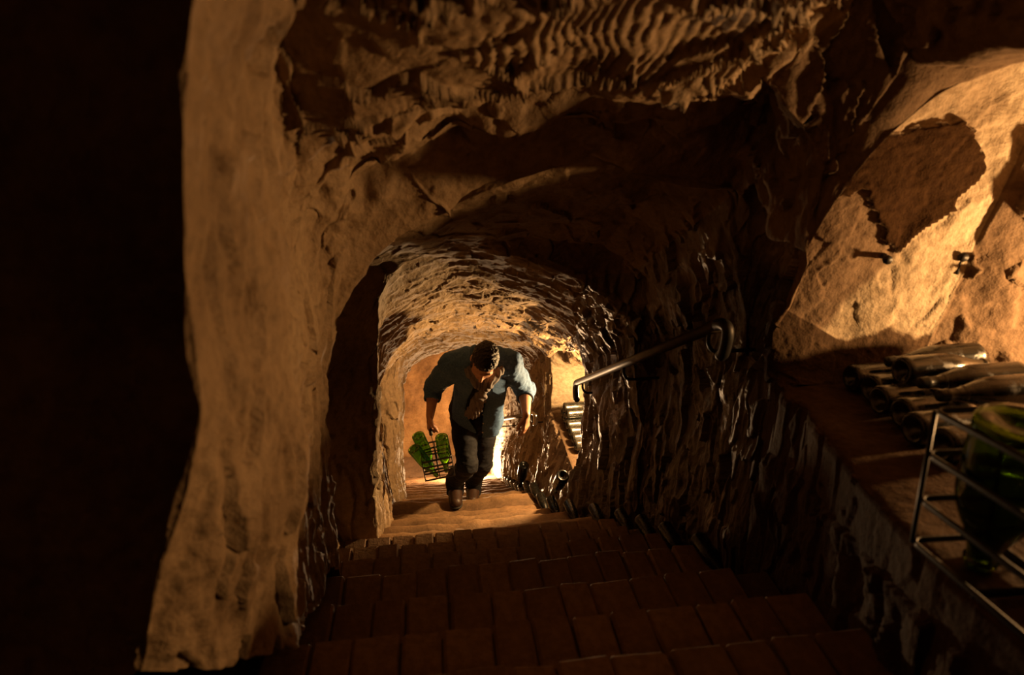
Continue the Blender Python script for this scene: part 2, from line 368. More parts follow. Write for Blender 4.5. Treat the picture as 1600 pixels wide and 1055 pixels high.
NCOL = [150, 400, 45, 80, 100, 70, 120]
def resample(poly, n):
    q = np.array(poly, float); d = np.concatenate([[0], np.cumsum(np.linalg.norm(np.diff(q, axis=0), axis=1))])
    t = np.linspace(0, d[-1], n)
    return np.stack([np.interp(t, d, q[:, 0]), np.interp(t, d, q[:, 1])], 1)
PROF = []
for Y, segs in RINGS:
    cols = []
    for k, (s, n) in enumerate(zip(segs, NCOL)):
        c = resample(s, n + 1)
        cols.append(c if k == 0 else c[1:])
    c = np.concatenate(cols)
    # round the traced corners a little (the seams of the segments stay put within a centimetre)
    for _ in range(6):
        c[1:-1] = 0.25 * c[:-2] + 0.5 * c[1:-1] + 0.25 * c[2:]
    PROF.append(np.concatenate([c[:, :1], np.full((len(c), 1), Y), c[:, 1:]], 1))
# the near end of the left wall is undercut: its face turns back from the stairs
k_ = [q[0] for q in RINGS].index(0.785)
w_ = np.clip(1.15 - np.arange(len(PROF[k_])) / float(NCOL[0] + 60), 0, 1)
PROF[k_][:, 1] += 0.22 * np.minimum(1, w_ * 2.5)
rows, rowY, rowk = [], [], []
for k in range(len(PROF) - 1):
    a, b = PROF[k], PROF[k + 1]
    mv = np.linalg.norm(b - a, axis=1)
    Ym = RINGS[k][0]
    res = 0.06 if Ym < 0.6 else 0.008 if Ym < 1.3 else 0.006 if Ym < 2.1 else 0.010 if Ym < 4.8 else 0.014 if Ym < 5.85 else 0.03
    if RINGS[k][0] == 1.79: res = 0.0045
    n = max(2, int(np.percentile(mv, 85) / res) + 1, int(mv.max() / (res * 1.6)))
    for t in np.arange(n) / n:
        e = t if n < 6 or (RINGS[k + 1][0] - Ym) > 0.12 else t * t * (3 - 2 * t)
        rows.append(a * (1 - e) + b * e); rowk.append(k)
rows.append(PROF[-1]); rowk.append(len(PROF) - 2)
G = np.array(rows); NR, NC = G.shape[:2]
# soften along the stairs
for _ in range(3):
    G[1:-1] = 0.25 * G[:-2] + 0.5 * G[1:-1] + 0.25 * G[2:]
du = np.gradient(G, axis=1); dv = np.gradient(G, axis=0)
Nrm = np.cross(du, dv); Nrm /= np.maximum(np.linalg.norm(Nrm, axis=2), 1e-9)[..., None]
for _ in range(4):
    Nrm[1:-1] = 0.25 * Nrm[:-2] + 0.5 * Nrm[1:-1] + 0.25 * Nrm[2:]
    Nrm[:, 1:-1] = 0.25 * Nrm[:, :-2] + 0.5 * Nrm[:, 1:-1] + 0.25 * Nrm[:, 2:]
Nrm /= np.maximum(np.linalg.norm(Nrm, axis=2), 1e-9)[..., None]
B = np.cumsum([0] + NCOL)                           # column where each segment starts
Pt = G.reshape(-1, 3).astype(np.float32); Nn = Nrm.reshape(-1, 3).astype(np.float32)
# make the normals point into the tunnel
mid = np.argmin(abs(G[:, 0, 1] - 1.0))
inward = np.sign(((np.array([0.3, 1.0, -0.5]) - G[mid, B[1] + 150]) * Nrm[mid, B[1] + 150]).sum())
Nn *= inward
colid = np.tile(np.arange(NC), NR)
X, Y_, Z = Pt[:, 0], Pt[:, 1], Pt[:, 2]
hgt = Z - (-HEYE - SLOPE * np.maximum(Y_, 0.66))
wL = ((colid < B[1] + 40)).astype(np.float32) * (1 - smooth(B[1] - 30, B[1] + 40, colid))
wC = smooth(B[1] - 30, B[1] + 40, colid) * (1 - smooth(B[2] - 20, B[2] + 10, colid))
wR = smooth(B[2] - 20, B[2] + 10, colid)
nxa = np.abs(Nn)
disp = 0.030 * fbm(Pt * 1.7, 3) + 0.011 * fbm(Pt * 7.0 + 3, 3)
fine = 0.0022 * fbm(Pt * 45.0, 2)
# chips left by the pick
rv, bd, ed = facets(Pt * np.array([7, 7, 7], np.float32) + 0.5 * fbm(Pt * 5, 2)[:, None])
chip = 0.016 * (0.6 * rv[:, 0] + 1.0 * (rv[:, 1:4] * bd).sum(1))
# long vertical chips on the walls
rv2, bd2, ed2 = facets(Pt * np.array([13, 13, 3.6], np.float32) + 0.6 * fbm(Pt * np.array([9, 9, 4], np.float32), 2)[:, None])
vchip = 0.018 * (0.5 * rv2[:, 0] + 1.2 * (rv2[:, 1:4] * bd2).sum(1)) + 0.006 * np.abs(fbm(Pt * np.array([26, 26, 6], np.float32), 2))
# pick strokes: parallel ridges, each chip its own direction
ang = 0.22 * rv[:, 4] + 0.08 * fbm(Pt * 4 + 9, 2)
ph = (X * np.cos(ang) + Y_ * np.sin(ang) * 0.6 + Z * 0.5) / 0.025 + 0.30 * fbm(Pt * 9, 2)
stroke = (0.5 - 0.5 * np.cos(2 * np.pi * ph)) ** 1.5
m_stroke = wC * smooth(0.85, 1.0, Y_) * (1 - smooth(1.5, 1.56, Y_)) * np.clip(-0.1 + 1.15 * smooth(-0.05, 0.35, X) + 0.45 * rv[:, 2] + 0.5 * fbm(Pt * 3 + 5, 2), 0, 1)
# courses across the vault further down
course = np.abs(np.sin(np.pi * (Y_ / 0.085 + 0.9 * fbm(Pt * np.array([2.2, 6, 2.2], np.float32), 3)))) ** 0.6
m_course = wC * smooth(2.7, 3.0, Y_) * (1 - smooth(5.7, 5.9, Y_))
chunk = wC * smooth(1.50, 1.56, Y_) * (1 - smooth(1.85, 2.0, Y_))
nicheface = ((colid > B[3] - 10) & (colid < B[5] + 4) & (Y_ < 1.9) & (Y_ > 1.2)).astype(np.float32)
backwall = nicheface * (Y_ < 1.785) * (colid >= B[4] - 6) * (Z < 0.05)
ledge = ((colid >= B[5] - 2) & (colid <= B[6] + 2)).astype(np.float32) * smooth(0.5, 0.8, nxa[:, 2]) * ((Y_ < 1.82) | ((Y_ > 3.72) & (Y_ < 4.66)))
rwall = wR * (1 - nicheface) * (1 - ledge)
smoothL = wL * (Y_ < 2.04)
d = disp + fine
near_c = wC * (1 - smooth(1.48, 1.54, Y_)); far_c = wC * smooth(2.0, 2.1, Y_)
d += chip * (0.8 * near_c * (1 - 0.5 * m_stroke) + 0.8 * chunk + 0.55 * far_c)
d += vchip * (1.0 * wL * smooth(0.79, 0.92, Y_) + 1.35 * rwall * (1 - nicheface))
d += m_stroke * 0.009 * (stroke - 0.5)
d += m_course * 0.010 * (course - 0.6)
d += chunk * 0.035 * np.clip(fbm(Pt * 6 + 21, 3), -1, 1)
d += backwall * chip * 1.6
# deep cracks
crack = np.abs(fbm(Pt * np.array([2.4, 3.2, 2.4], np.float32) + 31, 3))
d -= near_c * 0.03 * (1 - smooth(0.0, 0.05, ed)) * smooth(-0.2, 0.3, fbm(Pt * 3 + 60, 2))
d -= wC * (Y_ > 0.85) * (Y_ < 2.0) * 0.028 * (1 - smooth(0.0, 0.03, crack)) * smooth(-0.1, 0.3, fbm(Pt * 2.1 + 77, 2))
d = np.where((wL + wC > 0) & (Y_ < 0.72), d * 0.15, d)
low = rwall * (colid > B[6]) * (Y_ < 1.95)
d = d * (1 - 0.2 * low) 
d = np.where((colid > B[6]) & (colid < B[6] + 30) & (Y_ < 1.84), 0.3 * d, d)
d = np.where(ledge > 0.3, 0.010 * fbm(Pt * 5, 3) + 0.002 * fbm(Pt * 40, 2), d)
cheek = nicheface * smooth(0.4, 0.7, nxa[:, 1]) * (Y_ > 1.787)
d = np.where(cheek > 0.5, 0.018 * fbm(Pt * 4, 3) + 0.35 * chip + fine, d)
side = wR * (Y_ > 1.785) * (Y_ < 1.90) * smooth(0.45, 0.65, nxa[:, 1]) * (1 - cheek)
d = np.where(side > 0.4, 0.018 * fbm(Pt * 4, 3) + 0.4 * chip + fine, d)
cheek2 = ((colid > B[3] - 10) & (colid < B[5] + 4) & (Y_ > 4.6) & (Y_ < 4.73)).astype(np.float32)
d = np.where(cheek2 > 0.5, 0.012 * fbm(Pt * 5, 3) + 0.15 * chip + fine, d)
# a shallow third recess beside the second handrail
rec = smooth(5.12, 5.18, Y_) * (1 - smooth(5.52, 5.60, Y_)) * smooth(0.22, 0.27, hgt) * (1 - smooth(0.80, 0.92, hgt)) * wR
d -= 0.03 * rec
# the plaster skin of the niche's far cheek, broken away in the middle over brown earth
q1 = 0.05 * fbm(Pt * 9 + 2, 4)
Xq = X + q1; Zq = Z + 0.7 * q1
poly = np.array([(1.119, -0.146), (1.241, -0.133), (1.387, -0.145), (1.508, -0.131), (1.659, -0.142), (1.668, -0.226), (1.648, -0.323), (1.605, -0.402), (1.549, -0.441), (1.482, -0.527), (1.422, -0.417), (1.327, -0.336), (1.217, -0.314), (1.135, -0.265)])
ins_ = np.zeros(len(X), bool)
for (ax_, az_), (bx_, bz_) in zip(poly, np.roll(poly, -1, 0)):
    hit = ((az_ > Zq) != (bz_ > Zq)) & (Xq < (bx_ - ax_) * (Zq - az_) / (bz_ - az_) + ax_)
    ins_ ^= hit
broken = ins_.astype(np.float32)
broken = broken * cheek
d -= 0.016 * broken
# the raised kerb at the back of both niches
Pd = Pt + Nn * d[:, None]
NV = Pd.reshape(NR, NC, 3)
earth_shade_attr = broken.astype(np.float32)
diag = np.interp(Zq, [-0.85, -0.767, -0.522, -0.151, 0.0], [1.22, 1.287, 1.481, 1.662, 1.68])
earth_shade_attr = np.maximum(earth_shade_attr, 0.8 * (ledge > 0.3)).astype(np.float32)  # ledge tops tinted dark brown too, standing in for the bottles' shade
earth_shade_attr = np.maximum(earth_shade_attr, 0.75 * cheek * smooth(-0.80, -0.815, Zq)).astype(np.float32)
plaster_light_attr = np.maximum(cheek * (1 - broken) * np.maximum(smooth(-0.01, 0.03, Xq - diag), 0.55 * smooth(-0.16, -0.12, Zq)) * (1 - smooth(-0.80, -0.815, Zq)), np.maximum(0.45 * cheek2, 0.60 * wR * smooth(4.66, 4.8, Y_))).astype(np.float32)  # wall past the far niche also painted paler to look lit, no plaster there
low_shade_attr = (rwall * smooth(0.0, 0.15, 1.25 - hgt + 0.2 * fbm(Pt * 5, 3)) * (1 - smooth(3.2, 4.6, Y_))).astype(np.float32)  # low near part of the right wall darkened in colour to imitate shade
dry_attr = np.maximum(np.maximum(nicheface, 0.85 * (colid > B[6]) * (1 - smooth(1.7, 2.1, Y_))), ((Y_ < 1.9) & (colid < B[6] + 5))).astype(np.float32)
def strip(name, c0, c1, mat, label, cat, attrs=False):
    n = c1 - c0 + 1
    V = NV[:, c0:c1 + 1].reshape(-1, 3)
    i = np.arange((NR - 1) * n).reshape(NR - 1, n)[:, :-1]
    q = np.stack([i, i + 1, i + n + 1, i + n], -1).reshape(-1, 4)
    if inward > 0: q = q[:, ::-1]
    me = np_mesh(name, V, q)
    if attrs:
        for an, arr in (('earth', earth_shade_attr), ('plaster', plaster_light_attr), ('dry', dry_attr), ('low_shade', low_shade_attr)):
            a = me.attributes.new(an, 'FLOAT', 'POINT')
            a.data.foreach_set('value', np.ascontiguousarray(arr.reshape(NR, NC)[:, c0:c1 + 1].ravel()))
    return tag(link(name, me, mat), label, cat, None, 'structure')
wall_left = strip('wall_left', 0, B[1], M['stone'], 'rough hewn tan stone wall on the left of the stairs', 'wall')
ceiling = strip('ceiling', B[1], B[2], M['stone'], 'low carved stone vault with pick marks over the stairs', 'ceiling')
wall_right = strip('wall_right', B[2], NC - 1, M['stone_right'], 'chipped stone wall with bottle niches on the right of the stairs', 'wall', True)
print('shell', NR, NC)

# far wall at the foot of the stairs
nx, nzv = 120, 160
xs, zs = np.meshgrid(np.linspace(-1.75, 1.0, nx), np.linspace(-6.6, -1.6, nzv))
P3 = np.stack([xs.ravel(), np.full(xs.size, 8.95), zs.ravel()], 1).astype(np.float32)
P3[:, 1] += 0.05 * fbm(P3 * 2.2, 3) + 0.02 * fbm(P3 * 9, 3)
i = np.arange((nzv - 1) * nx).reshape(nzv - 1, nx)[:, :-1]
wall_back = tag(link('wall_back', np_mesh('wall_back', P3, np.stack([i, i + 1, i + nx + 1, i + nx], -1).reshape(-1, 4)), M['stone_brown']),
                'brown stone wall closing the passage at the foot of the stairs', 'wall', None, 'structure')

# ------------------------------------------------------------------ the stairs
NOSE = [0.66, 0.97, 1.24, 1.56, 1.95, 2.26, 2.52, 2.79, 3.09, 3.39, 3.68, 3.95, 4.22, 4.52]
NOSE += [round(4.52 + 0.3 * k, 2) for k in range(1, 14)]
TREAD_Z = {4.22: -3.072, 4.52: -3.262}
def tz(k): return TREAD_Z.get(NOSE[k], nz(NOSE[k]))
def XR(Y): return float(np.interp(Y, [0.6, 0.97, 1.24, 1.6, 2.0, 2.4, 2.8, 3.2, 3.45, 3.8, 4.7, 5.8, 7.7], [0.80, 0.86, 0.93, 0.95, 0.96, 0.94, 0.91, 0.82, 0.74, 0.68, 0.65, 0.66, 0.73]))
def XL(Y): return float(np.interp(Y, [0.6, 1.0, 1.6, 2.0, 2.1, 2.8, 2.9, 5.7, 5.9, 9], [-0.60, -0.46, -0.47, -0.50, -0.66, -0.66, -0.45, -0.48, -1.4, -1.6]))
fv, fq = [], []
for k, Y in enumerate([-0.95, 0.4] + NOSE[1:] + [9.0]):
    z = (nz(Y) - 0.16) if Y < 8.3 else nz(8.3) - 0.16
    fv += [(-1.9, Y, z), (2.0, Y, z)]
    if k: fq.append((2 * k - 2, 2 * k - 1, 2 * k + 1, 2 * k))
floor = tag(link('floor', np_mesh('floor', fv, fq, False), M['tread']), 'cellar stairs descending between the stone walls, brick treads near and worn stone below', 'stairs', None, 'structure')
def brick_mesh(w, dpt, h, seed):
    rnd = random.Random(seed); bm = bmesh.new()
    bmesh.ops.create_cube(bm, size=1.0)
    for v in bm.verts: v.co = Vector((v.co.x * w, v.co.y * dpt, v.co.z * h)) + Vector((rnd.uniform(-.004, .004), rnd.uniform(-.006, .006), rnd.uniform(-.004, .004)))
    bmesh.ops.bevel(bm, geom=bm.edges[:], offset=0.008, segments=1, affect='EDGES', profile=0.6)
    return from_bm('brick', bm, False)
rnd = random.Random(5)
BRK = [brick_mesh(w, 0.30, 0.07, i) for i, w in enumerate((0.098, 0.112, 0.126, 0.098, 0.112, 0.126))]
BW = (0.098, 0.112, 0.126, 0.098, 0.112, 0.126)
for me in BRK: me.materials.append(M['brick'])
far = [landing for landing in range(1, len(NOSE))]
for k in range(1, len(NOSE)):
    y0, y1, z = NOSE[k - 1] - 0.02, NOSE[k], tz(k)
    x0, x1 = XL((y0 + y1) / 2), XR(y1) + (0.02 if k < 8 else 0.10)
    if k < 8:
        bm = bmesh.new()
        bmesh.ops.create_cube(bm, size=1.0)
        for v in bm.verts: v.co = Vector(((x0 + x1) / 2 + v.co.x * (x1 - x0 + 0.16), (y0 + y1) / 2 - 0.012 + v.co.y * (y1 - y0), z - 0.135 + v.co.z * 0.24))
        st = link('step', from_bm('step', bm, False), M['tread'], floor)
        x = x0
        while x < x1 - 0.05:
            j = rnd.randrange(6); w = BW[j]
            b = link('brick', BRK[j], None, st)
            b.location = (x + w / 2, (y0 + y1) / 2 + 0.012 + rnd.uniform(-.006, .006), z - 0.036 + rnd.uniform(-.004, .004))
            b.rotation_euler = (rnd.uniform(-.015, .015), rnd.uniform(-.02, .02), rnd.uniform(-.02, .02) + (math.pi if rnd.random() < .5 else 0))
            b.scale = (1, (y1 - y0 - 0.005) / 0.30, 1)
            x += w + 0.005
    else:
        n, mrows = 70, 9
        vs_, qs = [], []
        prof = [(0, 0.0), (0.3, 0.0), (0.55, 0.0), (0.70, -0.003), (0.84, -0.010), (0.94, -0.026), (1.0, -0.055), (1.0, -0.10), (0.98, -0.25)]
        for r_i, (t, dz) in enumerate(prof):
            for i_ in range(n):
                vs_.append((x0 + (x1 - x0) * i_ / (n - 1), y0 + (y1 - y0) * t, z + dz))
        V = np.array(vs_, np.float32)
        edge = np.repeat(np.array([q[0] for q in prof]), n)
        wob = fbm(V * np.array([6, 0.1, 0.1], np.float32) + k * 3.7, 3)
        V[:, 1] += 0.022 * wob * edge + 0.006 * fbm(V * 20, 2)
        V[:, 2] += 0.008 * fbm(V * 8 + 4, 3) - 0.014 * np.exp(-((V[:, 0] - 0.15) / 0.25) ** 2) * edge
        i = np.arange((mrows - 1) * n).reshape(mrows - 1, n)[:, :-1]
        me = np_mesh('step', V, np.stack([i, i + 1, i + n + 1, i + n], -1).reshape(-1, 4))
        wear_shade = np.clip(np.interp(edge, [0, 0.3, 0.55, 0.8, 0.95, 1.0], [0.0, 0.25, 0.45, 0.75, 1.0, 0.8]) + 0.25 * fbm(V * 7 + 2, 3), 0, 1)  # worn nosings lighter, with edge light and shade at tread backs painted in
        a_ = me.attributes.new('wear_shade', 'FLOAT', 'POINT'); a_.data.foreach_set('value', np.ascontiguousarray(wear_shade, np.float32))
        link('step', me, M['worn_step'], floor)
# landing at the foot
nx = 60
xs, ys = np.meshgrid(np.linspace(-1.7, 0.9, nx), np.linspace(NOSE[-1] - 0.02, 9.05, 20))
P4 = np.stack([xs.ravel(), ys.ravel(), np.full(xs.size, tz(len(NOSE) - 1) - 0.02)], 1).astype(np.float32); P4[:, 2] += 0.012 * fbm(P4 * 5, 3)
i = np.arange(19 * nx).reshape(19, nx)[:, :-1]
link('landing', np_mesh('landing', P4, np.stack([i, i + 1, i + nx + 1, i + nx], -1).reshape(-1, 4)), M['tread'], floor)
# top landing the viewer sits on
bm = bmesh.new(); bmesh.ops.create_cube(bm, size=1.0)
for v in bm.verts: v.co = Vector((-0.4 + v.co.x * 2.56, -0.15 + v.co.y * 1.6, nz(0.66) - 0.1 + v.co.z * 0.2))
link('top_landing', from_bm('top_landing', bm, False), M['tread'], floor)
# ------------------------------------------------------------------ bottles
def dusty_glass(name, base, rough, dust):
    m, nt, b = nodes_of(name)
    n = noise_node(nt, 26, 6, 0.65)
    r = ramp(nt, n.outputs[0], [(0.5, base), (0.66, tuple(0.5 * (x + y) for x, y in zip(base, dust))), (0.8, dust)])
    nt.links.new(r.outputs[0], b.inputs['Base Color'])
    rr = ramp(nt, n.outputs[0], [(0.5, (rough,) * 3), (0.72, (0.6,) * 3)])
    nt.links.new(rr.outputs[0], b.inputs['Roughness'])
    b.inputs['Specular IOR Level'].default_value = 0.7
    b.inputs['Coat Weight'].default_value = 0.25; b.inputs['Coat Roughness'].default_value = 0.12
    return m
M['dark_glass'] = dusty_glass('dusty_dark_glass', (0.007, 0.007, 0.005), 0.16, (0.022, 0.020, 0.017))
M['black_glass'] = dusty_glass('black_glass', (0.004, 0.004, 0.0035), 0.25, (0.007, 0.006, 0.005))
for n_ in [M['black_glass'].node_tree.nodes['Principled BSDF']]:
    n_.inputs['Coat Weight'].default_value = 0.0; n_.inputs['Specular IOR Level'].default_value = 0.35
def clear_glass(name, col, rough=0.03):
    m, nt, b = nodes_of(name)
    n = noise_node(nt, 18, 4)
    r = ramp(nt, n.outputs[0], [(0.3, tuple(x * 0.85 for x in col)), (0.7, col)])
    nt.links.new(r.outputs[0], b.inputs['Base Color'])
    b.inputs['Transmission Weight'].default_value = 1.0; b.inputs['Roughness'].default_value = rough; b.inputs['IOR'].default_value = 1.5
    return m
M['green_glass'] = clear_glass('green_bottle_glass', (0.27, 0.56, 0.055))
M['dark_green_glass'] = clear_glass('dark_green_bottle_glass', (0.10, 0.17, 0.010), 0.06)
M['foil'] = simple('dark_foil', (0.01, 0.01, 0.009), (0.03, 0.028, 0.024), 30, 0.35, 0.3)
# profile of a sparkling wine bottle: base at z = 0, mouth at z = 0.30
BP = [(0.0, 0.022), (0.012, 0.020), (0.024, 0.008), (0.033, 0.001), (0.040, 0.002), (0.0435, 0.008), (0.044, 0.02), (0.044, 0.10), (0.0435, 0.145), (0.041, 0.168),
      (0.036, 0.190), (0.029, 0.212), (0.022, 0.235), (0.0175, 0.255), (0.0155, 0.272), (0.0150, 0.276), (0.0178, 0.279), (0.0178, 0.286), (0.0150, 0.290), (0.0146, 0.299), (0.012, 0.301)]
def bottle_mesh(name, hollow, seg=24, s=1.0):
    prof = list(BP)
    if hollow: prof += [(0.0095, 0.299), (0.0100, 0.262), (0.0140, 0.247), (0.0190, 0.232), (0.026, 0.210), (0.033, 0.188), (0.0385, 0.166), (0.0408, 0.145), (0.0412, 0.02), (0.036, 0.012), (0.026, 0.016), (0.013, 0.026), (0.0, 0.028)]
    else: prof += [(0.0, 0.300)]
    return from_bm(name, lathe([(r * s, z * s) for r, z in prof], seg))
SOLID = bottle_mesh('bottle', False); HOLLOW = bottle_mesh('bottle', True)
def cap_mesh():
    return from_bm('cap', lathe([(0.0, 0.304), (0.0150, 0.304), (0.0165, 0.300), (0.0172, 0.288), (0.0185, 0.282), (0.0185, 0.277), (0.0165, 0.273), (0.0185, 0.245), (0.0240, 0.234), (0.0235, 0.233)], 20))
CAP = cap_mesh()
def aim(o, base, mouth, roll=0.0):
    """put a bottle's base and direction of its neck"""
    d = Vector(mouth) - Vector(base)
    o.location = Vector(base); o.rotation_mode = 'QUATERNION'
    o.rotation_quaternion = d.to_track_quat('Z', 'Y') @ Matrix.Rotation(roll, 3, 'Z').to_quaternion()
def bottle(mesh, mat, label, group, base, mouth, cap=True, scale=1.0):
    me = mesh.copy(); 
    o = link('bottle', me, mat); aim(o, base, mouth, random.Random(label).uniform(0, 6)); o.scale = (scale,) * 3
    if cap: link('cap', CAP if CAP.materials else CAP, M['foil'], o)
    return tag(o, label, 'bottle', group)

# the pile on the ledge of the near niche: bases and necks alternate towards the stairs
LZ = ledge_z
pile = []
Rb = 0.044
def lying(Y, xb, dirx, zc, yaw, tilt, label, cap):
    """dirx +1: base towards the stairs, neck into the niche; -1: the reverse"""
    dv = Vector((dirx * math.cos(yaw), math.sin(yaw), tilt)); dv.normalize()
    base = Vector((xb, Y, zc))
    return bottle(SOLID, M['dark_glass'], label, 'dusty bottles lying on the ledge of the near niche', base, base + dv * 0.3, cap)
rows_y = [1.715, 1.61, 1.505, 1.40, 1.295, 1.19]
names0 = ['dusty dark bottle on the near ledge, bottom row, farthest, touching the lit niche face',
          'dusty dark bottle on the near ledge, bottom row, second from the lit niche face',
          'dusty dark bottle on the near ledge, bottom row, third from the lit niche face',
          'dusty dark bottle on the near ledge, bottom row, fourth from the lit niche face',
          'dusty dark bottle on the near ledge, bottom row, fifth from the lit niche face',
          'dusty dark bottle on the near ledge, bottom row, just behind the wire rack']
for i, y in enumerate(rows_y):
    lying(y, 1.325 - 0.03 * i + (0.02 if i % 2 else 0), 1, LZ(y) + Rb + 0.006, 0.06, 0.0, names0[i], False)
ups = ['shiny dark bottle topmost on the near pile, neck to the stairs, by the niche face',
       'dusty bottle on top of the near pile, base to the stairs',
       'dark bottle on top of the near pile, neck outward, third from the niche face',
       'shiny bottle on top of the near pile, neck outward, closest to the wire rack']
for i in range(4):
    y = (rows_y[i] + rows_y[i + 1]) / 2
    z = LZ(y) + Rb + 0.006 + 0.0725
    if i in (0, 2, 3): lying(y, 1.71 - 0.03 * i, -1, z, 0.04, -0.03, ups[i], True)
    else: lying(y, 1.36, 1, z, 0.05, 0.0, ups[i], False)

# the pile in the far niche
for i in range(6):
    y = 4.52 - 0.100 * i
    o = bottle(SOLID, M['dark_glass'], 'dusty bottle lying on the far niche ledge, %s' % ['touching the lit plaster face', 'second from the lit face', 'third from the lit face', 'fourth from the lit face', 'fifth from the lit face', 'nearest to the viewer'][i],
           'dusty bottles lying on the ledge of the far niche', (0.985, y, N2 + Rb + 0.012), (1.285, y + 0.01, N2 + Rb + 0.012), False)
for i in range(2):
    y = 4.47 - 0.100 * i
    bottle(SOLID, M['dark_glass'], 'dusty bottle on top of the far niche pile, %s' % ['against the lit plaster face', 'one place nearer the viewer'][i],
           'dusty bottles lying on the ledge of the far niche', (0.99, y, N2 + Rb + 0.084), (1.29, y + 0.01, N2 + Rb + 0.084), False)

# one bottle on the wall end of every step
ORD = ['first', 'second', 'third', 'fourth', 'fifth', 'sixth', 'seventh', 'eighth', 'ninth', 'tenth', 'eleventh', 'twelfth', 'thirteenth', 'fourteenth', 'fifteenth', 'sixteenth', 'seventeenth', 'eighteenth', 'nineteenth', 'twentieth', 'twenty-first', 'twenty-second', 'twenty-third']
kk = 0
for k in range(4, len(NOSE) - 1):
    y1, z = NOSE[k], tz(k)
    x = XR(y1) + 0.045
    zb = z + Rb * 0.78 - 0.006
    bottle(SOLID, M['black_glass'], 'black bottle lying on a step end by the right wall, %s from the viewer' % ORD[kk],
           'bottles lying on the step ends along the right wall', (x, y1 + 0.01, zb), (x + 0.015, y1 - 0.28, zb + 0.004), False, 0.78)
    kk += 1
# two bottles leaning at the foot of the far niche
b0 = at(886, 778, 3.72)
bottle(SOLID, M['black_glass'], 'dark bottle leaning on the wall below the far niche, oval base showing', None, (0.80, 3.56, -2.50), (0.785, 3.70, -2.715), False)
b1 = at(821, 768, 4.9)
bottle(SOLID, M['black_glass'], 'dark bottle leaning upright on the wall below the third recess', None, (0.70, 4.66, -3.13), (0.675, 4.74, -3.405), False)

# ------------------------------------------------------------------ handrails
def handrail(label, a, b, r, drop, brackets, wallx, metal, loop=True):
    root = empty('handrail', a); tag(root, label, 'handrail')
    A, Bv = Vector(a), Vector(b); dirv = (Bv - A).normalized()
    def part(name, bm, mat):
        me = from_bm(name, bm)
        me.transform(Matrix.Translation(-A)); return link(name, me, mat, root)
    bm = bmesh.new(); tube_bm(bm, [A + dirv * 0.02, A * 0.5 + Bv * 0.5, Bv - dirv * 0.02], r, 14); part('rail', bm, M['rail'])
    for q, sg in ((A, -1), (Bv, 1)):
        bm = bmesh.new()
        pts = bez([q - dirv * sg * 0.03, q + dirv * sg * 0.012, q + dirv * sg * 0.05 + Vector((0.004, 0, -0.022)), q + dirv * sg * 0.058 + Vector((0.006, 0, -0.06)), q + dirv * sg * 0.042 + Vector((0.008, 0, -drop)), q + dirv * sg * 0.02 + Vector((0.008, 0, -drop - 0.012))], 6)
        tube_bm(bm, pts, r * 0.98, 12); part('end_bend', bm, metal if sg < 0 else M['iron'])
    for t in brackets:
        q = A.lerp(Bv, t)
        bm = bmesh.new()
        wx = wallx(q.y)
        pts = bez([q + Vector((0, 0, -r * 0.7)), q + Vector((0.002, 0, -0.055)), q + Vector((0.022, 0, -0.085)), q + Vector((0.06, 0, -0.090)), Vector((wx + 0.05, q.y, q.z - 0.09))], 6)
        tube_bm(bm, pts, 0.0075, 8); part('bracket', bm, M['iron'])
    return root
handrail('dark round handrail with curled ends on iron brackets along the near right wall', at(1125, 507, 1.93), at(902, 598, 3.62), 0.021, 0.11, (0.04, 0.52, 0.93), lambda y: 1.10, M['iron'])
handrail('lower handrail with a shiny curled end beside the hanging hand', at(834, 646, 4.80), at(779, 656, 6.30), 0.021, 0.10, (0.06, 0.97), lambda y: 0.86, M['chrome'])

# ------------------------------------------------------------------ iron pegs in the lit niche face
def peg(label, a, d, extra=None):
    bm = bmesh.new(); A = Vector(a)
    tube_bm(bm, [A, A + Vector(d) * 0.5, A + Vector(d)], [0.012, 0.010, 0.009], 8)
    tube_bm(bm, [A + Vector(d), A + Vector(d) * 1.06], 0.015, 8)
    if extra: tube_bm(bm, [A + Vector(d) * 0.9, A + Vector(d) * 0.95 + Vector(extra)], 0.0045, 6)
    me = from_bm('iron_peg', bm); me.transform(Matrix.Translation(-A))
    o = link('iron_peg', me, M['iron']); o.location = A
    return tag(o, label, 'peg')
c0 = at(1384, 396, 1.86); c1 = at(1499, 398, 1.86)
peg('short black iron peg in the niche face, alone over the yellow stone', c0 + np.array([0, 0.03, 0]), (-0.045, -0.10, 0.0))
peg('black iron hook with a thin hanging shank, on the pale plaster', c1 + np.array([0, 0.03, 0]), (-0.05, -0.10, 0.012), (-0.012, -0.01, -0.055))

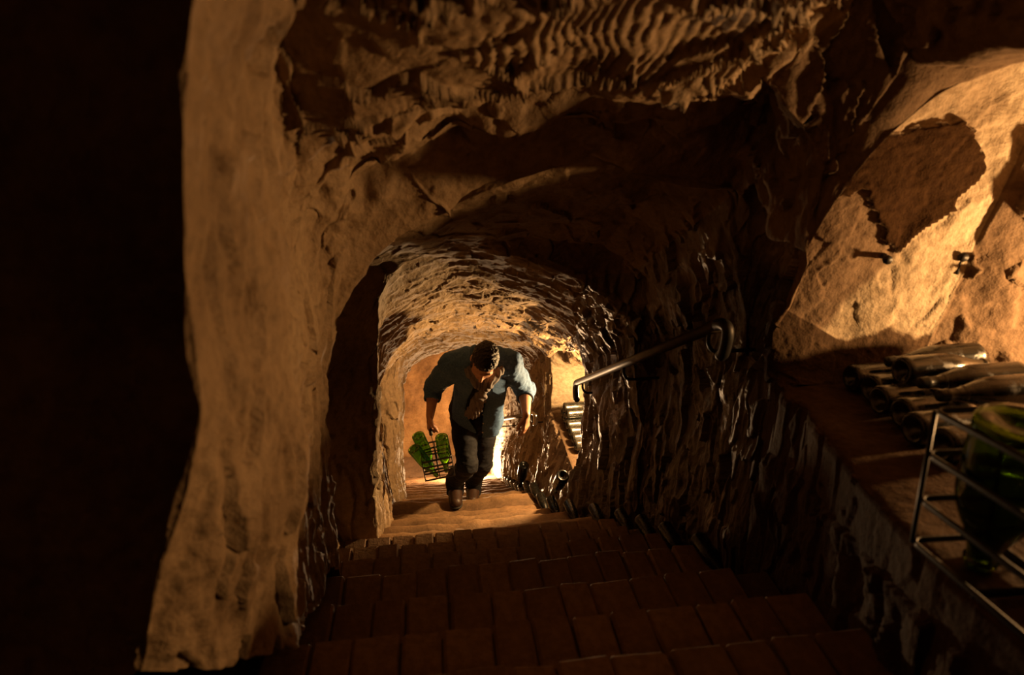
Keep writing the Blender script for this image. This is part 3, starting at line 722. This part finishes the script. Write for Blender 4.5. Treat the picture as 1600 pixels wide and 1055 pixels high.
# ------------------------------------------------------------------ wire bottle racks
def rack_parts(root, w, dpt, h, cells, rings_z, wire, handle_h, strap=0.012):
    """a wire bottle carrier in its own frame: base at z = 0"""
    def P(name, bm, mat=M['iron']): return link(name, from_bm(name, bm), mat, root)
    def rr(z, ww=w, dd=dpt, c=0.02):
        a, b2 = ww / 2, dd / 2
        out = []
        for cx, cy, a0 in ((a - c, b2 - c, 0), (-a + c, b2 - c, 90), (-a + c, -b2 + c, 180), (a - c, -b2 + c, 270)):
            for t in (0, 30, 60, 90): out.append((cx + c * math.cos(math.radians(a0 + t)), cy + c * math.sin(math.radians(a0 + t)), z))
        return out
    for z in rings_z:
        bm = bmesh.new(); tube_bm(bm, rr(z), 0, flat=(strap, 0.003, (0, 0, 1)), closed=True); P('ring_strap', bm)
    for i in range(cells + 1):
        x = -w / 2 + w * i / cells
        for sy in (-1, 1):
            bm = bmesh.new(); tube_bm(bm, [(x * 0.98, sy * dpt / 2, rings_z[-1]), (x * 0.98, sy * dpt / 2, h * 0.4), (x * 0.98, sy * dpt / 2, 0)], wire, 6); P('upright_wire', bm)
    for i in range(1, cells):
        x = -w / 2 + w * i / cells
        bm = bmesh.new(); tube_bm(bm, [(x, -dpt / 2, 0.0), (x, dpt / 2, 0.0)], 0, flat=(0.016, 0.003, (0, 0, 1))); P('base_strap', bm)
        bm = bmesh.new(); tube_bm(bm, [(x, -dpt / 2, rings_z[-1]), (x, dpt / 2, rings_z[-1])], wire, 6); P('divider', bm)
    bm = bmesh.new(); tube_bm(bm, [(-w / 2, 0, 0), (w / 2, 0, 0)], 0, flat=(0.016, 0.003, (0, 0, 1))); P('base_strap', bm)
    bm = bmesh.new(); tube_bm(bm, [(-w / 2, 0, rings_z[-1]), (w / 2, 0, rings_z[-1])], wire, 6); P('divider', bm)
    if handle_h:
        hw = 0.022
        bm = bmesh.new()
        tube_bm(bm, [(-hw * 0.3, 0, 0.0), (-hw * 0.3, 0, h * 0.5), (-hw * 0.3, 0, handle_h)], 0, flat=(0.020, 0.004, (0, 1, 0)))
        P('handle_strap', bm)
        bm = bmesh.new(); tube_bm(bm, [(-0.007, -0.055, handle_h), (-0.007, 0.0, handle_h + 0.004), (-0.007, 0.055, handle_h)], 0.012, 10); P('handle', bm)

# large rack standing on the ledge close to the viewer
rk = empty('wire_bottle_rack', (1.00, 0.70, LZ(0.70) + 0.016), (math.radians(-7), 0, math.radians(-3)))
tag(rk, 'black wire bottle rack on the near stone ledge, holding one large green bottle', 'rack')
rack_parts(rk, 0.30, 0.30, 0.27, 2, (0.004, 0.09, 0.18, 0.262), 0.0045, 0.0, 0.012)
# ------------------------------------------------------------------ the person climbing the stairs (bodies grown from blended capsules, skinned by surface nets)
class Field:
    def __init__(s, lo, hi, h):
        s.lo = np.array(lo, float); s.h = h; s.n = np.ceil((np.array(hi) - s.lo) / h).astype(int) + 1
        s.d = np.full(s.n, 0.5, np.float32)
    def _box(s, lo, hi):
        a = np.clip(((np.array(lo) - s.lo) / s.h).astype(int), 0, s.n - 1); b = np.clip(((np.array(hi) - s.lo) / s.h).astype(int) + 2, 1, s.n)
        if (b <= a).any(): return None, None
        ax = [s.lo[i] + s.h * np.arange(a[i], b[i]) for i in range(3)]
        X, Y, Z = np.meshgrid(*ax, indexing='ij')
        return (slice(a[0], b[0]), slice(a[1], b[1]), slice(a[2], b[2])), np.stack([X, Y, Z], -1).astype(np.float32)
    def _mix(s, sl, d, k):
        o = s.d[sl]
        if k <= 0: s.d[sl] = np.minimum(o, d); return
        hh = np.clip(0.5 + 0.5 * (o - d) / k, 0, 1)
        s.d[sl] = o * (1 - hh) + d * hh - k * hh * (1 - hh)
    def cone(s, a, b, ra, rb, k=0.02, flat=None):
        """tapered capsule; flat=(axis, factor) squeezes it along an axis"""
        a = np.array(a, float); b = np.array(b, float); m = max(ra, rb) * (1.0 if flat is None else max(1.0, 1 / flat[1])) + 0.05 + k
        sl, P = s._box(np.minimum(a, b) - m, np.maximum(a, b) + m)
        if sl is None: return
        ab = b - a; t = np.clip(((P - a) @ ab) / max(ab @ ab, 1e-9), 0, 1)
        v = P - (a + t[..., None] * ab)
        if flat is not None:
            ax = np.array(flat[0], float); ax /= np.linalg.norm(ax)
            c = v @ ax; v = v + (c * (1 / flat[1] - 1))[..., None] * ax
        s._mix(sl, np.linalg.norm(v, axis=-1) - (ra + (rb - ra) * t), k)
    def chain(s, pts, rs, k=0.02, flat=None):
        for i in range(len(pts) - 1): s.cone(pts[i], pts[i + 1], rs[i], rs[i + 1], k, flat)
    def ell(s, c, axes, radii, k=0.02):
        c = np.array(c, float); A = np.array(axes, float); r = np.array(radii, float); m = r.max() + 0.05 + k
        sl, P = s._box(c - m, c + m)
        if sl is None: return
        q = (P - c) @ A.T; kk = np.linalg.norm(q / r, axis=-1); k2 = np.linalg.norm(q / (r * r), axis=-1)
        s._mix(sl, kk * (kk - 1) / np.maximum(k2, 1e-6), k)
    def cut(s, fn, lo, hi, k=0.0):
        sl, P = s._box(lo, hi)
        s.d[sl] = np.maximum(s.d[sl], fn(P))
    def mesh(s, name):
        d = s.d; n = d.shape; ins = d < 0
        c = ins[:-1, :-1, :-1].astype(np.int8)
        tot = np.zeros(tuple(x - 1 for x in n), np.int8)
        corners = [(i, j, k) for i in (0, 1) for j in (0, 1) for k in (0, 1)]
        for i, j, k in corners: tot += ins[i:n[0] - 1 + i, j:n[1] - 1 + j, k:n[2] - 1 + k]
        act = (tot > 0) & (tot < 8); idx = np.argwhere(act)
        vid = np.full(act.shape, -1, np.int64); vid[act] = np.arange(len(idx))
        acc = np.zeros((len(idx), 3)); cnt = np.zeros(len(idx))
        for a in corners:
            for ax in range(3):
                if a[ax] == 1: continue
                b = list(a); b[ax] = 1
                ia, ib = idx + a, idx + b
                va = d[ia[:, 0], ia[:, 1], ia[:, 2]]; vb = d[ib[:, 0], ib[:, 1], ib[:, 2]]
                m = (va < 0) != (vb < 0); t = va / np.where(m, va - vb, 1)
                p = np.array(a, float) + np.zeros((len(idx), 3)); p[:, ax] = t
                acc[m] += p[m]; cnt[m] += 1
        V = s.lo + s.h * (idx + acc / cnt[:, None])
        Q = []
        for ax in range(3):
            o = [i for i in range(3) if i != ax]
            sa = [slice(1, -1)] * 3; sb = [slice(1, -1)] * 3; sa[ax] = slice(0, -1); sb[ax] = slice(1, None)
            A, Bq = ins[tuple(sa)], ins[tuple(sb)]
            e = np.argwhere(A != Bq)
            if not len(e): continue
            flip = A[e[:, 0], e[:, 1], e[:, 2]]
            g0 = e.copy(); g0[:, o[0]] += 1; g0[:, o[1]] += 1
            q = []
            for du, dv in ((0, 0), (1, 0), (1, 1), (0, 1)):
                cc_ = g0.copy(); cc_[:, o[0]] -= du; cc_[:, o[1]] -= dv
                q.append(vid[cc_[:, 0], cc_[:, 1], cc_[:, 2]])
            q = np.stack(q, 1)
            fl = flip if ax != 1 else ~flip
            q[fl] = q[fl][:, ::-1]
            Q.append(q)
        Q = np.concatenate(Q); Q = Q[(Q >= 0).all(1)]
        # relax
        for _ in range(2):
            sm = np.zeros_like(V); c2 = np.zeros(len(V))
            for i in range(4):
                np.add.at(sm, Q[:, i], V[Q[:, (i + 1) % 4]]); np.add.at(c2, Q[:, i], 1)
                np.add.at(sm, Q[:, i], V[Q[:, (i - 1) % 4]]); np.add.at(c2, Q[:, i], 1)
            V = 0.5 * V + 0.5 * sm / np.maximum(c2, 1)[:, None]
        return V, Q[:, ::-1]
def vnorm(V, Q):
    N = np.cross(V[Q[:, 2]] - V[Q[:, 0]], V[Q[:, 3]] - V[Q[:, 1]]); out = np.zeros_like(V)
    for i in range(4): np.add.at(out, Q[:, i], N)
    return out / np.maximum(np.linalg.norm(out, axis=1), 1e-12)[:, None]
def unit(v): v = np.array(v, float); return v / np.linalg.norm(v)

J = {}
for k_, v_ in dict(toeR=(713, 793, 4.04), heelR=(712, 778, 4.26), ankR=(711, 762, 4.23), kneR=(730, 727, 3.93), hipR=(723, 640, 4.12),
        toeL=(739, 791, 4.30), heelL=(740, 777, 4.53), ankL=(740, 766, 4.49), kneL=(754, 724, 4.17), hipL=(757, 640, 4.14),
        pelvis=(740, 634, 4.13), waist=(747, 612, 4.03), chest=(752, 582, 3.88), neck=(756, 560, 3.76),
        shR=(708, 570, 3.85), shL=(795, 568, 3.82), elR=(678, 603, 4.00), wrR=(672, 650, 3.84), haR=(670.5, 668, 3.81),
        elL=(820, 609, 3.93), wrL=(822, 648, 3.66), haL=(821, 666, 3.62), head=(757, 564, 3.60)).items():
    J[k_] = at(*v_)
J['ankR'][2] = -2.985; J['ankL'][2] = -3.175
foot = J['pelvis'].copy(); foot[2] = -3.262
person = empty('person', tuple(foot)); tag(person, 'bowed person in open denim shirt and grey scarf climbing the stairs with a bottle carrier', 'person')
def pm(name, V, Q, mat, parent=person):
    o = link(name, np_mesh(name, np.asarray(V) - foot, Q), mat, parent); return o
M['skin'] = simple('warm_skin', (0.36, 0.17, 0.10), (0.48, 0.25, 0.15), 30, 0.5, 0, 0.0006)
M['hair'] = simple('dark_brown_hair', (0.010, 0.006, 0.004), (0.028, 0.016, 0.010), 220, 0.55, 0, 0.004, 0.4)
M['denim'] = simple('blue_denim', (0.036, 0.078, 0.165), (0.080, 0.145, 0.27), 90, 0.8, 0, 0.0008, 0.25)
M['tee'] = simple('charcoal_jersey', (0.018, 0.017, 0.018), (0.035, 0.032, 0.032), 60, 0.85, 0, 0.0006, 0.2)
M['scarf'] = simple('grey_scarf_cloth', (0.10, 0.085, 0.085), (0.19, 0.165, 0.16), 55, 0.9, 0, 0.001, 0.2, (1, 1, 0.15))
M['jeans'] = simple('dark_trousers', (0.004, 0.004, 0.006), (0.009, 0.009, 0.012), 90, 0.8, 0, 0.0006, 0.25)
M['boot'] = simple('brown_leather', (0.020, 0.009, 0.005), (0.045, 0.020, 0.010), 40, 0.5, 0, 0.0006, 0.4)
M['sole'] = simple('dark_rubber', (0.010, 0.008, 0.006), (0.02, 0.016, 0.012), 40, 0.8)
M['button'] = simple('pale_button', (0.45, 0.42, 0.38), (0.55, 0.52, 0.48), 10, 0.35)

# head frame: bowed, turned a little to the person's right
hu = unit((0.10, -0.72, 0.66)); hf = unit(np.array((-0.22, -0.66, -0.72)) - hu * (np.array((-0.22, -0.66, -0.72)) @ hu)); hr = np.cross(hf, hu)
HC = J['head']
AX = [hr, hf, hu]
def hp(x, f, u): return HC + hr * x + hf * f + hu * u
lo = np.array([-0.30, 3.30, -3.30]); hi = np.array([0.80, 4.75, -1.42])

def fingers(Fd, wrist, palm_dir, palm_n, side, curl, length=0.085, r=0.0088):
    """palm, four unequal fingers and a thumb; palm_dir points down the hand, palm_n out of the palm, side towards the thumb"""
    d, n, sd = unit(palm_dir), unit(palm_n), unit(side)
    pc = wrist + d * 0.05
    Fd.cone(wrist, wrist + d * 0.035, 0.026, 0.030, 0.012, (n, 0.68))
    for i in range(4):
        off = sd * (0.028 - 0.0187 * i)
        Fd.cone(wrist + d * 0.02 + off * 0.6, wrist + d * 0.088 + off, 0.017, 0.0125, 0.012, (n, 0.85))
        base = wrist + d * (0.092 - 0.004 * abs(i - 1)) + off
        ln = length * (0.92, 1.0, 0.94, 0.76)[i]; ang = 0.0; p_ = base
        for s_, fr in enumerate((0.45, 0.31, 0.24)):
            ang += curl[s_]
            q = p_ + (d * math.cos(ang) + n * math.sin(ang)) * ln * fr
            Fd.cone(p_, q, r * (1.05 - 0.08 * s_), r * (0.98 - 0.09 * s_), 0.003); p_ = q
    t0 = wrist + d * 0.030 + sd * 0.026 + n * 0.006
    t1 = t0 + unit(d * 0.75 + sd * 0.65 + n * 0.35) * 0.038
    t2 = t1 + unit(d * 0.9 + sd * (0.1 if curl[0] < 0.8 else -0.25) + n * (0.4 if curl[0] < 0.8 else 0.9)) * 0.030
    t3 = t2 + unit(d * 0.9 + sd * (-0.1 if curl[0] < 0.8 else -0.5) + n * (0.4 if curl[0] < 0.8 else 0.8)) * 0.024
    Fd.chain([t0, t1, t2, t3], [0.014, 0.0115, 0.0100, 0.0085], 0.008)

fx = Field(lo, hi, 0.005)
# torso, neck and limbs
spine = [J['pelvis'], J['waist'], J['chest'], J['neck'] + np.array([0, 0.03, -0.04])]
fx.cone(spine[0], spine[1], 0.135, 0.125, 0.04, ((0, -0.9, -0.4), 0.72)); fx.cone(spine[1], spine[2], 0.125, 0.150, 0.04, ((0, -0.8, -0.6), 0.70)); fx.cone(spine[2], spine[3], 0.150, 0.085, 0.05, ((0, -0.75, -0.65), 0.72))
fx.chain([J['neck'] + np.array([0, 0.03, -0.03]), hp(0, -0.045, -0.07)], [0.062, 0.056], 0.03)
for sd in 'RL':
    fx.chain([J['neck'] * 0.45 + J['sh' + sd] * 0.55, J['sh' + sd], J['el' + sd]], [0.065, 0.058, 0.042], 0.03)
    w = J['wr' + sd]; e = J['el' + sd]
    fx.chain([e, e * 0.65 + w * 0.35, w], [0.043, 0.042, 0.027], 0.012)
    fx.chain([J['hip' + sd], J['kne' + sd], J['ank' + sd]], [0.080, 0.048, 0.030], 0.02)
    fx.cone(J['ank' + sd] - np.array([0, 0, 0.03]), J['toe' + sd] + np.array([0, 0.09, 0.03]), 0.024, 0.018, 0.005)
# head
fx.ell(hp(0, -0.012, 0.020), AX, (0.076, 0.098, 0.090), 0.01)                      # skull
fx.ell(hp(0, 0.030, -0.045), AX, (0.060, 0.068, 0.080), 0.03)                      # face
fx.ell(hp(0, 0.062, -0.098), AX, (0.030, 0.030, 0.026), 0.03)                      # chin
fx.cone(hp(0, 0.094, -0.015), hp(0, 0.116, -0.052), 0.008, 0.013, 0.010)           # nose
fx.cone(hp(-0.012, 0.100, -0.056), hp(0.012, 0.100, -0.056), 0.009, 0.009, 0.006)
for sx in (-1, 1):
    fx.cone(hp(0.012 * sx, 0.091, 0.004), hp(0.045 * sx, 0.078, 0.002), 0.010, 0.009, 0.010)   # brow
    fx.ell(hp(0.030 * sx, 0.080, -0.014), AX, (0.014, 0.012, 0.009), 0.004)                    # eye
    fx.ell(hp(0.079 * sx, -0.012, -0.025), AX, (0.010, 0.020, 0.033), 0.006)                   # ear
    fx.cone(hp(0.052 * sx, 0.058, -0.040), hp(0.04 * sx, 0.070, -0.05), 0.014, 0.012, 0.02)    # cheekbone
fx.cone(hp(-0.020, 0.091, -0.080), hp(0.020, 0.091, -0.080), 0.007, 0.007, 0.004)  # lips
fx.cone(hp(-0.017, 0.089, -0.090), hp(0.017, 0.089, -0.090), 0.007, 0.007, 0.003)
# hands: right one closed on the carrier's handle, left one hanging half curled
GR = J['wrR'] + unit(J['haR'] - J['wrR']) * 0.085
fingers(fx, J['wrR'], J['haR'] - J['wrR'], (0.9, -0.2, 0.0), (0.15, -1.0, 0.3), (1.25, 1.35, 1.1), 0.088)
fingers(fx, J['wrL'], np.array((-0.02, -0.10, -0.99)), (-0.75, 0.65, 0.0), (-0.6, -0.8, 0.1), (0.30, 0.40, 0.35), 0.090)
V, Q = fx.mesh('body')
body = pm('body', V, Q, M['skin'])
print('body', len(Q))

# hair: a close cap over the skull, shorter at the sides
fh = Field(HC - 0.16, HC + 0.16, 0.004)
fh.ell(hp(0, -0.016, 0.026), AX, (0.083, 0.102, 0.094), 0)
fh.ell(hp(0, 0.030, 0.068), AX, (0.062, 0.060, 0.042), 0.025)
fh.cone(hp(0, -0.085, -0.03), hp(0, -0.07, -0.07), 0.040, 0.030, 0.03)
for sx in (-1, 1): fh.cone(hp(0.070 * sx, 0.012, 0.0), hp(0.071 * sx, 0.022, -0.028), 0.012, 0.008, 0.01)
def face_cut(P):
    q = P - HC; f_ = q @ hf; u_ = q @ hu; x_ = np.abs(q @ hr)
    return np.minimum(f_ - 0.032 - 0.0 * x_, 0.046 + 0.35 * (f_ - 0.06) - u_)
fh.cut(face_cut, HC - 0.16, HC + 0.16)
V, Q = fh.mesh('hair'); N = vnorm(V, Q)
V = V + N * (0.006 * fbm(V * 70, 3) + 0.004 * fbm(V * 25, 2))[:, None]
pm('hair', V, Q, M['hair'])

# trousers
fj = Field(lo, hi, 0.006)
fj.cone(J['pelvis'] + np.array([0, 0, 0.07]), J['pelvis'] + np.array([0, 0, -0.08]), 0.155, 0.160, 0.05, ((0, 1, 0.2), 0.75))
for sd in 'RL':
    H_, K_, A_ = J['hip' + sd], J['kne' + sd], J['ank' + sd]
    fj.chain([H_, H_ * 0.5 + K_ * 0.5, K_, K_ * 0.72 + A_ * 0.28 + np.array([0, 0.012, 0]), A_ + np.array([0, -0.01, 0.05]), A_ + np.array([0, -0.015, -0.045])], [0.100, 0.088, 0.072, 0.070, 0.066, 0.068], 0.03)
V, Q = fj.mesh('trousers'); N = vnorm(V, Q)
wr_ = sum(np.exp(-(((V - J[j]) / 0.13) ** 2).sum(1)) for j in ('kneR', 'kneL', 'ankR', 'ankL', 'hipR', 'hipL'))
V = V + N * (0.006 * fbm(V * np.array([14, 14, 26]), 3) * (0.4 + wr_) + 0.004 * np.abs(perlin(V * np.array([10, 10, 34]) + 7)) * wr_)[:, None]
pm('trousers', V, Q, M['jeans'])

# boots
for sd in 'RL':
    T_, A_ = J['toe' + sd], J['ank' + sd]; gz = (-3.072 if sd == 'R' else -3.262)
    hl = np.array([A_[0] + 0.0, A_[1] + 0.045, gz]); tp = np.array([T_[0], T_[1] + 0.03, gz])
    fb = Field(np.minimum(hl, tp) - np.array([0.12, 0.12, 0.02]), np.maximum(hl, tp) + np.array([0.12, 0.12, 0.25]), 0.005)
    z_ = np.array([0, 0, 1.0])
    fb.chain([hl + z_ * 0.052, hl * 0.5 + tp * 0.5 + z_ * 0.052, tp + z_ * 0.042], [0.038, 0.042, 0.036], 0.03)
    fb.cone(hl * 0.45 + tp * 0.55 + z_ * 0.05, tp + z_ * 0.038, 0.046, 0.040, 0.03)
    fb.cone(A_ + z_ * 0.11, A_ + z_ * 0.02, 0.052, 0.050, 0.02); fb.cone(A_ + z_ * 0.02, hl * 0.85 + tp * 0.15 + z_ * 0.05, 0.050, 0.044, 0.03)
    fb.cut(lambda P: gz + 0.022 - P[..., 2], [-9, 0, -9], [9, 9, 9])
    V, Q = fb.mesh('boot'); bo = pm('boot', V, Q, M['boot'])
    fs = Field(np.minimum(hl, tp) - np.array([0.12, 0.12, 0.03]), np.maximum(hl, tp) + np.array([0.12, 0.12, 0.12]), 0.005)
    fs.chain([hl + z_ * 0.03, hl * 0.5 + tp * 0.5 + z_ * 0.03, tp + z_ * 0.03], [0.043, 0.045, 0.042], 0.02)
    fs.cone(hl * 0.45 + tp * 0.55 + z_ * 0.03, tp + z_ * 0.03, 0.050, 0.045, 0.03)
    fs.cut(lambda P: np.maximum(gz + 0.001 - P[..., 2], P[..., 2] - gz - 0.024), [-9, 0, -9], [9, 9, 9])
    V, Q = fs.mesh('sole'); pm('sole', V, Q, M['sole'], bo)
    bm = bmesh.new()
    dirf = unit(tp - hl); sx_ = np.cross(dirf, z_)
    for i in range(5):
        c_ = hl * (0.72 - 0.11 * i) + tp * (0.28 + 0.11 * i) + z_ * (0.112 - 0.012 * i)
        tube_bm(bm, [c_ - sx_ * 0.020 - z_ * 0.008, c_ + z_ * 0.002, c_ + sx_ * 0.020 - z_ * 0.008], 0.0028, 6)
    me = from_bm('laces', bm); me.transform(Matrix.Translation(-Vector(foot))); link('laces', me, M['sole'], bo)

# charcoal undershirt
ft = Field(lo, hi, 0.006)
ft.cone(spine[0] + np.array([0, 0, -0.02]), spine[1], 0.150, 0.142, 0.04, ((0, -0.9, -0.4), 0.74)); ft.cone(spine[1], spine[2], 0.142, 0.164, 0.04, ((0, -0.8, -0.6), 0.72)); ft.cone(spine[2], spine[3], 0.160, 0.090, 0.05, ((0, -0.75, -0.65), 0.74))
V, Q = ft.mesh('undershirt'); N = vnorm(V, Q); V = V + N * (0.004 * fbm(V * np.array([22, 22, 9]), 3))[:, None]
pm('undershirt', V, Q, M['tee'])

# denim shirt, worn open
fs = Field(lo, hi, 0.006)
tail = J['pelvis'] + np.array([0.02, -0.02, -0.10])
fs.cone(tail, spine[1], 0.200, 0.160, 0.05, ((0, -0.95, -0.3), 0.74)); fs.cone(spine[1], spine[2], 0.160, 0.180, 0.05, ((0, -0.8, -0.6), 0.74)); fs.cone(spine[2], spine[3] + np.array([0, 0.01, 0]), 0.178, 0.100, 0.05, ((0, -0.75, -0.65), 0.76))
hemL = at(764, 680, 3.98)
fs.cone(J['chest'] + np.array([0.10, -0.05, -0.05]), hemL + np.array([0.0, 0.03, 0.0]), 0.075, 0.075, 0.05, ((0, -1, -0.2), 0.55))
for sd in 'RL':
    e, w, s_ = J['el' + sd], J['wr' + sd], J['sh' + sd]
    cuff = e * 0.58 + w * 0.42
    fs.chain([J['neck'] * 0.5 + s_ * 0.5 + np.array([0, 0.02, -0.01]), s_, s_ * 0.5 + e * 0.5, e, e * 0.75 + w * 0.25], [0.100, 0.084, 0.068, 0.062, 0.055], 0.04)
# collar
fs.chain([hp(-0.075, -0.03, -0.125), hp(-0.06, -0.10, -0.10), hp(0.06, -0.10, -0.10), hp(0.075, -0.03, -0.125)], [0.022, 0.026, 0.026, 0.022], 0.02)
solid = fs.d.copy()
# hem: slanting tails; hollow underneath; open front
G_ = [lo[i] + fs.h * np.arange(fs.n[i]) for i in range(3)]
GX, GY, GZ = np.meshgrid(*G_, indexing='ij')
hem = np.where(GX > 0.27, hemL[2] - 0.02 + 0.25 * (GX - 0.33) ** 2, -2.33 + 0.0 * GX - 0.30 * np.clip(GX - 0.10, 0, 0.2))
fs.d = np.maximum(fs.d, hem - GZ)
fs.d = np.maximum(fs.d, -(solid + 0.016))                                   # a shell 16 mm thick
front = (GY < J['waist'][1] + 0.02 + 0.55 * (GZ - J['waist'][2]) * -1.0 * 0 - 0.0)
tt = np.clip((J['neck'][2] - 0.06 - GZ) / (J['neck'][2] - 0.06 - hemL[2]), 0, 1.2)
xr = 0.250 - 0.095 * np.sin(np.clip(tt, 0, 1) * 1.5) ** 1.2 + 0.10 * smooth(0.62, 1.0, tt)      # inner edge of the right panel
xl = 0.318 - 0.030 * tt                                                     # inner edge of the left panel
gap = np.minimum(np.minimum(GX - xr, xl - GX), (J['chest'][1] + 0.55 * (J['chest'][2] - GZ) * 0.6 + 0.02) - GY)
fs.d = np.maximum(fs.d, gap)
V, Q = fs.mesh('shirt'); N = vnorm(V, Q)
wr_ = sum(np.exp(-(((V - J[j]) / 0.15) ** 2).sum(1)) for j in ('elR', 'elL', 'shR', 'shL', 'waist', 'pelvis'))
V = V + N * (0.010 * fbm(V * np.array([13, 13, 10]), 3) * (0.35 + 0.8 * wr_) + 0.010 * np.abs(perlin(V * np.array([9, 24, 24]) + 3)) * wr_)[:, None]
shirt = pm('shirt', V, Q, M['denim'])
# rolled cuffs
for sd in 'RL':
    e, w = J['el' + sd], J['wr' + sd]; ax = unit(w - e)
    fc = Field(e - 0.12, e + 0.16, 0.005)
    fc.cone(e + ax * 0.045, e + ax * 0.105, 0.062, 0.058, 0.0)
    inner = np.linalg.norm
    fc.cut(lambda P: 0.046 - np.linalg.norm((P - e) - ((P - e) @ ax)[..., None] * ax, axis=-1), e - 0.12, e + 0.16)
    fc.cut(lambda P: np.maximum(0.045 - (P - e) @ ax, (P - e) @ ax - 0.108), e - 0.12, e + 0.16)
    V, Q = fc.mesh('cuff'); N = vnorm(V, Q); V = V + N * (0.004 * fbm(V * 26, 2))[:, None]
    cu = pm('cuff', V, Q, M['denim'], shirt)
# pocket, placket buttons
def on_front(px, py):
    """first hit of the sight line with the shirt, found on the field"""
    r_ = unit(ray(px, py))
    for t in np.arange(3.3, 5.0, 0.004):
        q = r_ * t; i_ = np.round((q - lo) / fs.h).astype(int)
        if (i_ >= 0).all() and (i_ < fs.n).all() and fs.d[tuple(i_)] < 0.0: return q - r_ * 0.006
    return None
for k_, (px, py) in enumerate([(757, 622), (756, 634), (755, 648), (755, 662), (754, 676)]):
    q = on_front(px, py)
    if q is None: continue
    bm = bmesh.new(); bmesh.ops.create_uvsphere(bm, u_segments=12, v_segments=6, radius=0.006)
    for v in bm.verts: v.co.y *= 0.45
    me = from_bm('button', bm); o = link('button', me, M['button'], shirt); o.location = Vector(q - foot)
corners_ = [on_front(*c_) for c_ in ((769, 592), (790, 594), (789, 612), (779, 617), (770, 612))]
if all(c_ is not None for c_ in corners_):
    bm = bmesh.new(); vsx = [bm.verts.new(Vector(c_ - foot - unit(ray(780, 600)) * 0.010)) for c_ in corners_]; f0 = bm.faces.new(vsx)
    ext = bmesh.ops.extrude_face_region(bm, geom=[f0]); off = Vector(unit(ray(780, 600)) * 0.012)
    for v in ext['geom']:
        if isinstance(v, bmesh.types.BMVert): v.co += off
    link('pocket', from_bm('pocket', bm, False), M['denim'], shirt)

# scarf: wound round the neck, one end hanging down the open front
fw = Field(np.array([0.05, 3.35, -2.45]), np.array([0.55, 4.1, -1.5]), 0.006)
nk = J['neck']
loop = []
for t in np.linspace(0, 2 * math.pi, 17):
    loop.append(nk + np.array([0.098 * math.sin(t), -0.085 * math.cos(t) - 0.01, -0.055 * (math.cos(t)) - 0.055]))
for a_, b_ in zip(loop, loop[1:]): fw.cone(a_, b_, 0.030, 0.030, 0.015)
vk = at(757, 607, 3.66)
fw.chain([loop[3], vk + np.array([0.03, 0.0, 0.04]), vk], [0.030, 0.032, 0.030], 0.02)
fw.chain([loop[-4], vk + np.array([-0.04, 0.0, 0.045]), vk], [0.030, 0.034, 0.030], 0.02)
e1, e2 = at(748, 625, 3.80), at(739, 646, 3.90)
fw.chain([vk, e1, e2], [0.030, 0.046, 0.056], 0.02, ((0, -1, -0.35), 0.45))
V, Q = fw.mesh('scarf'); N = vnorm(V, Q)
V = V + N * (0.004 * np.sin(V[:, 0] * 230 + 40 * V[:, 2] + 9 * perlin(V * 9)) + 0.006 * fbm(V * 22, 2))[:, None]
pm('scarf', V, Q, M['scarf'])

# the carrier in the right hand
gx = J['wrR'] + unit(J['haR'] - J['wrR']) * 0.088 + np.array([0.022, 0.0, 0.0])
HH = 0.335
ck = empty('wire_bottle_carrier', (gx[0] + 0.030, gx[1], gx[2] - HH + 0.01), (math.radians(4), math.radians(-6.5), math.radians(4)))
tag(ck, 'small black wire bottle carrier hanging from the hand of the climbing person', 'carrier')
rack_parts(ck, 0.205, 0.21, 0.16, 2, (0.004, 0.058, 0.112, 0.160), 0.0042, HH, 0.013)
bpy.context.view_layer.update()
CM = ck.matrix_world.copy()
def in_carrier(base, mouth, label):
    o = link('bottle', HOLLOW.copy(), M['green_glass']); aim(o, CM @ Vector(base), CM @ Vector(mouth))
    return tag(o, label, 'bottle', 'green bottles upside down in the carried rack')
in_carrier((0.058, -0.045, 0.300), (0.050, -0.045, 0.008), "bright green bottle upside down in the carrier, nearest the climbing person's leg")
in_carrier((-0.140, -0.050, 0.255), (-0.025, -0.050, -0.005), 'green bottle upside down in the carrier, leaning outward, lowest one')
in_carrier((-0.098, 0.045, 0.286), (-0.040, 0.050, 0.006), 'green bottle upside down in the carrier, standing straighter behind the leaning bottle')

# the big green bottle in the near rack
me = bottle_mesh('bottle', True, 40)
o = link('bottle', me, M['dark_green_glass'])
bpy.context.view_layer.update()
RM = rk.matrix_world.copy()
aim(o, Vector((0.925, 0.785, LZ(0.77) + 0.305)), Vector((0.935, 0.785, LZ(0.77) + 0.01))); o.scale = (1.5, 1.5, 1.0)
tag(o, 'large green bottle upside down in the wire rack on the near ledge', 'bottle')
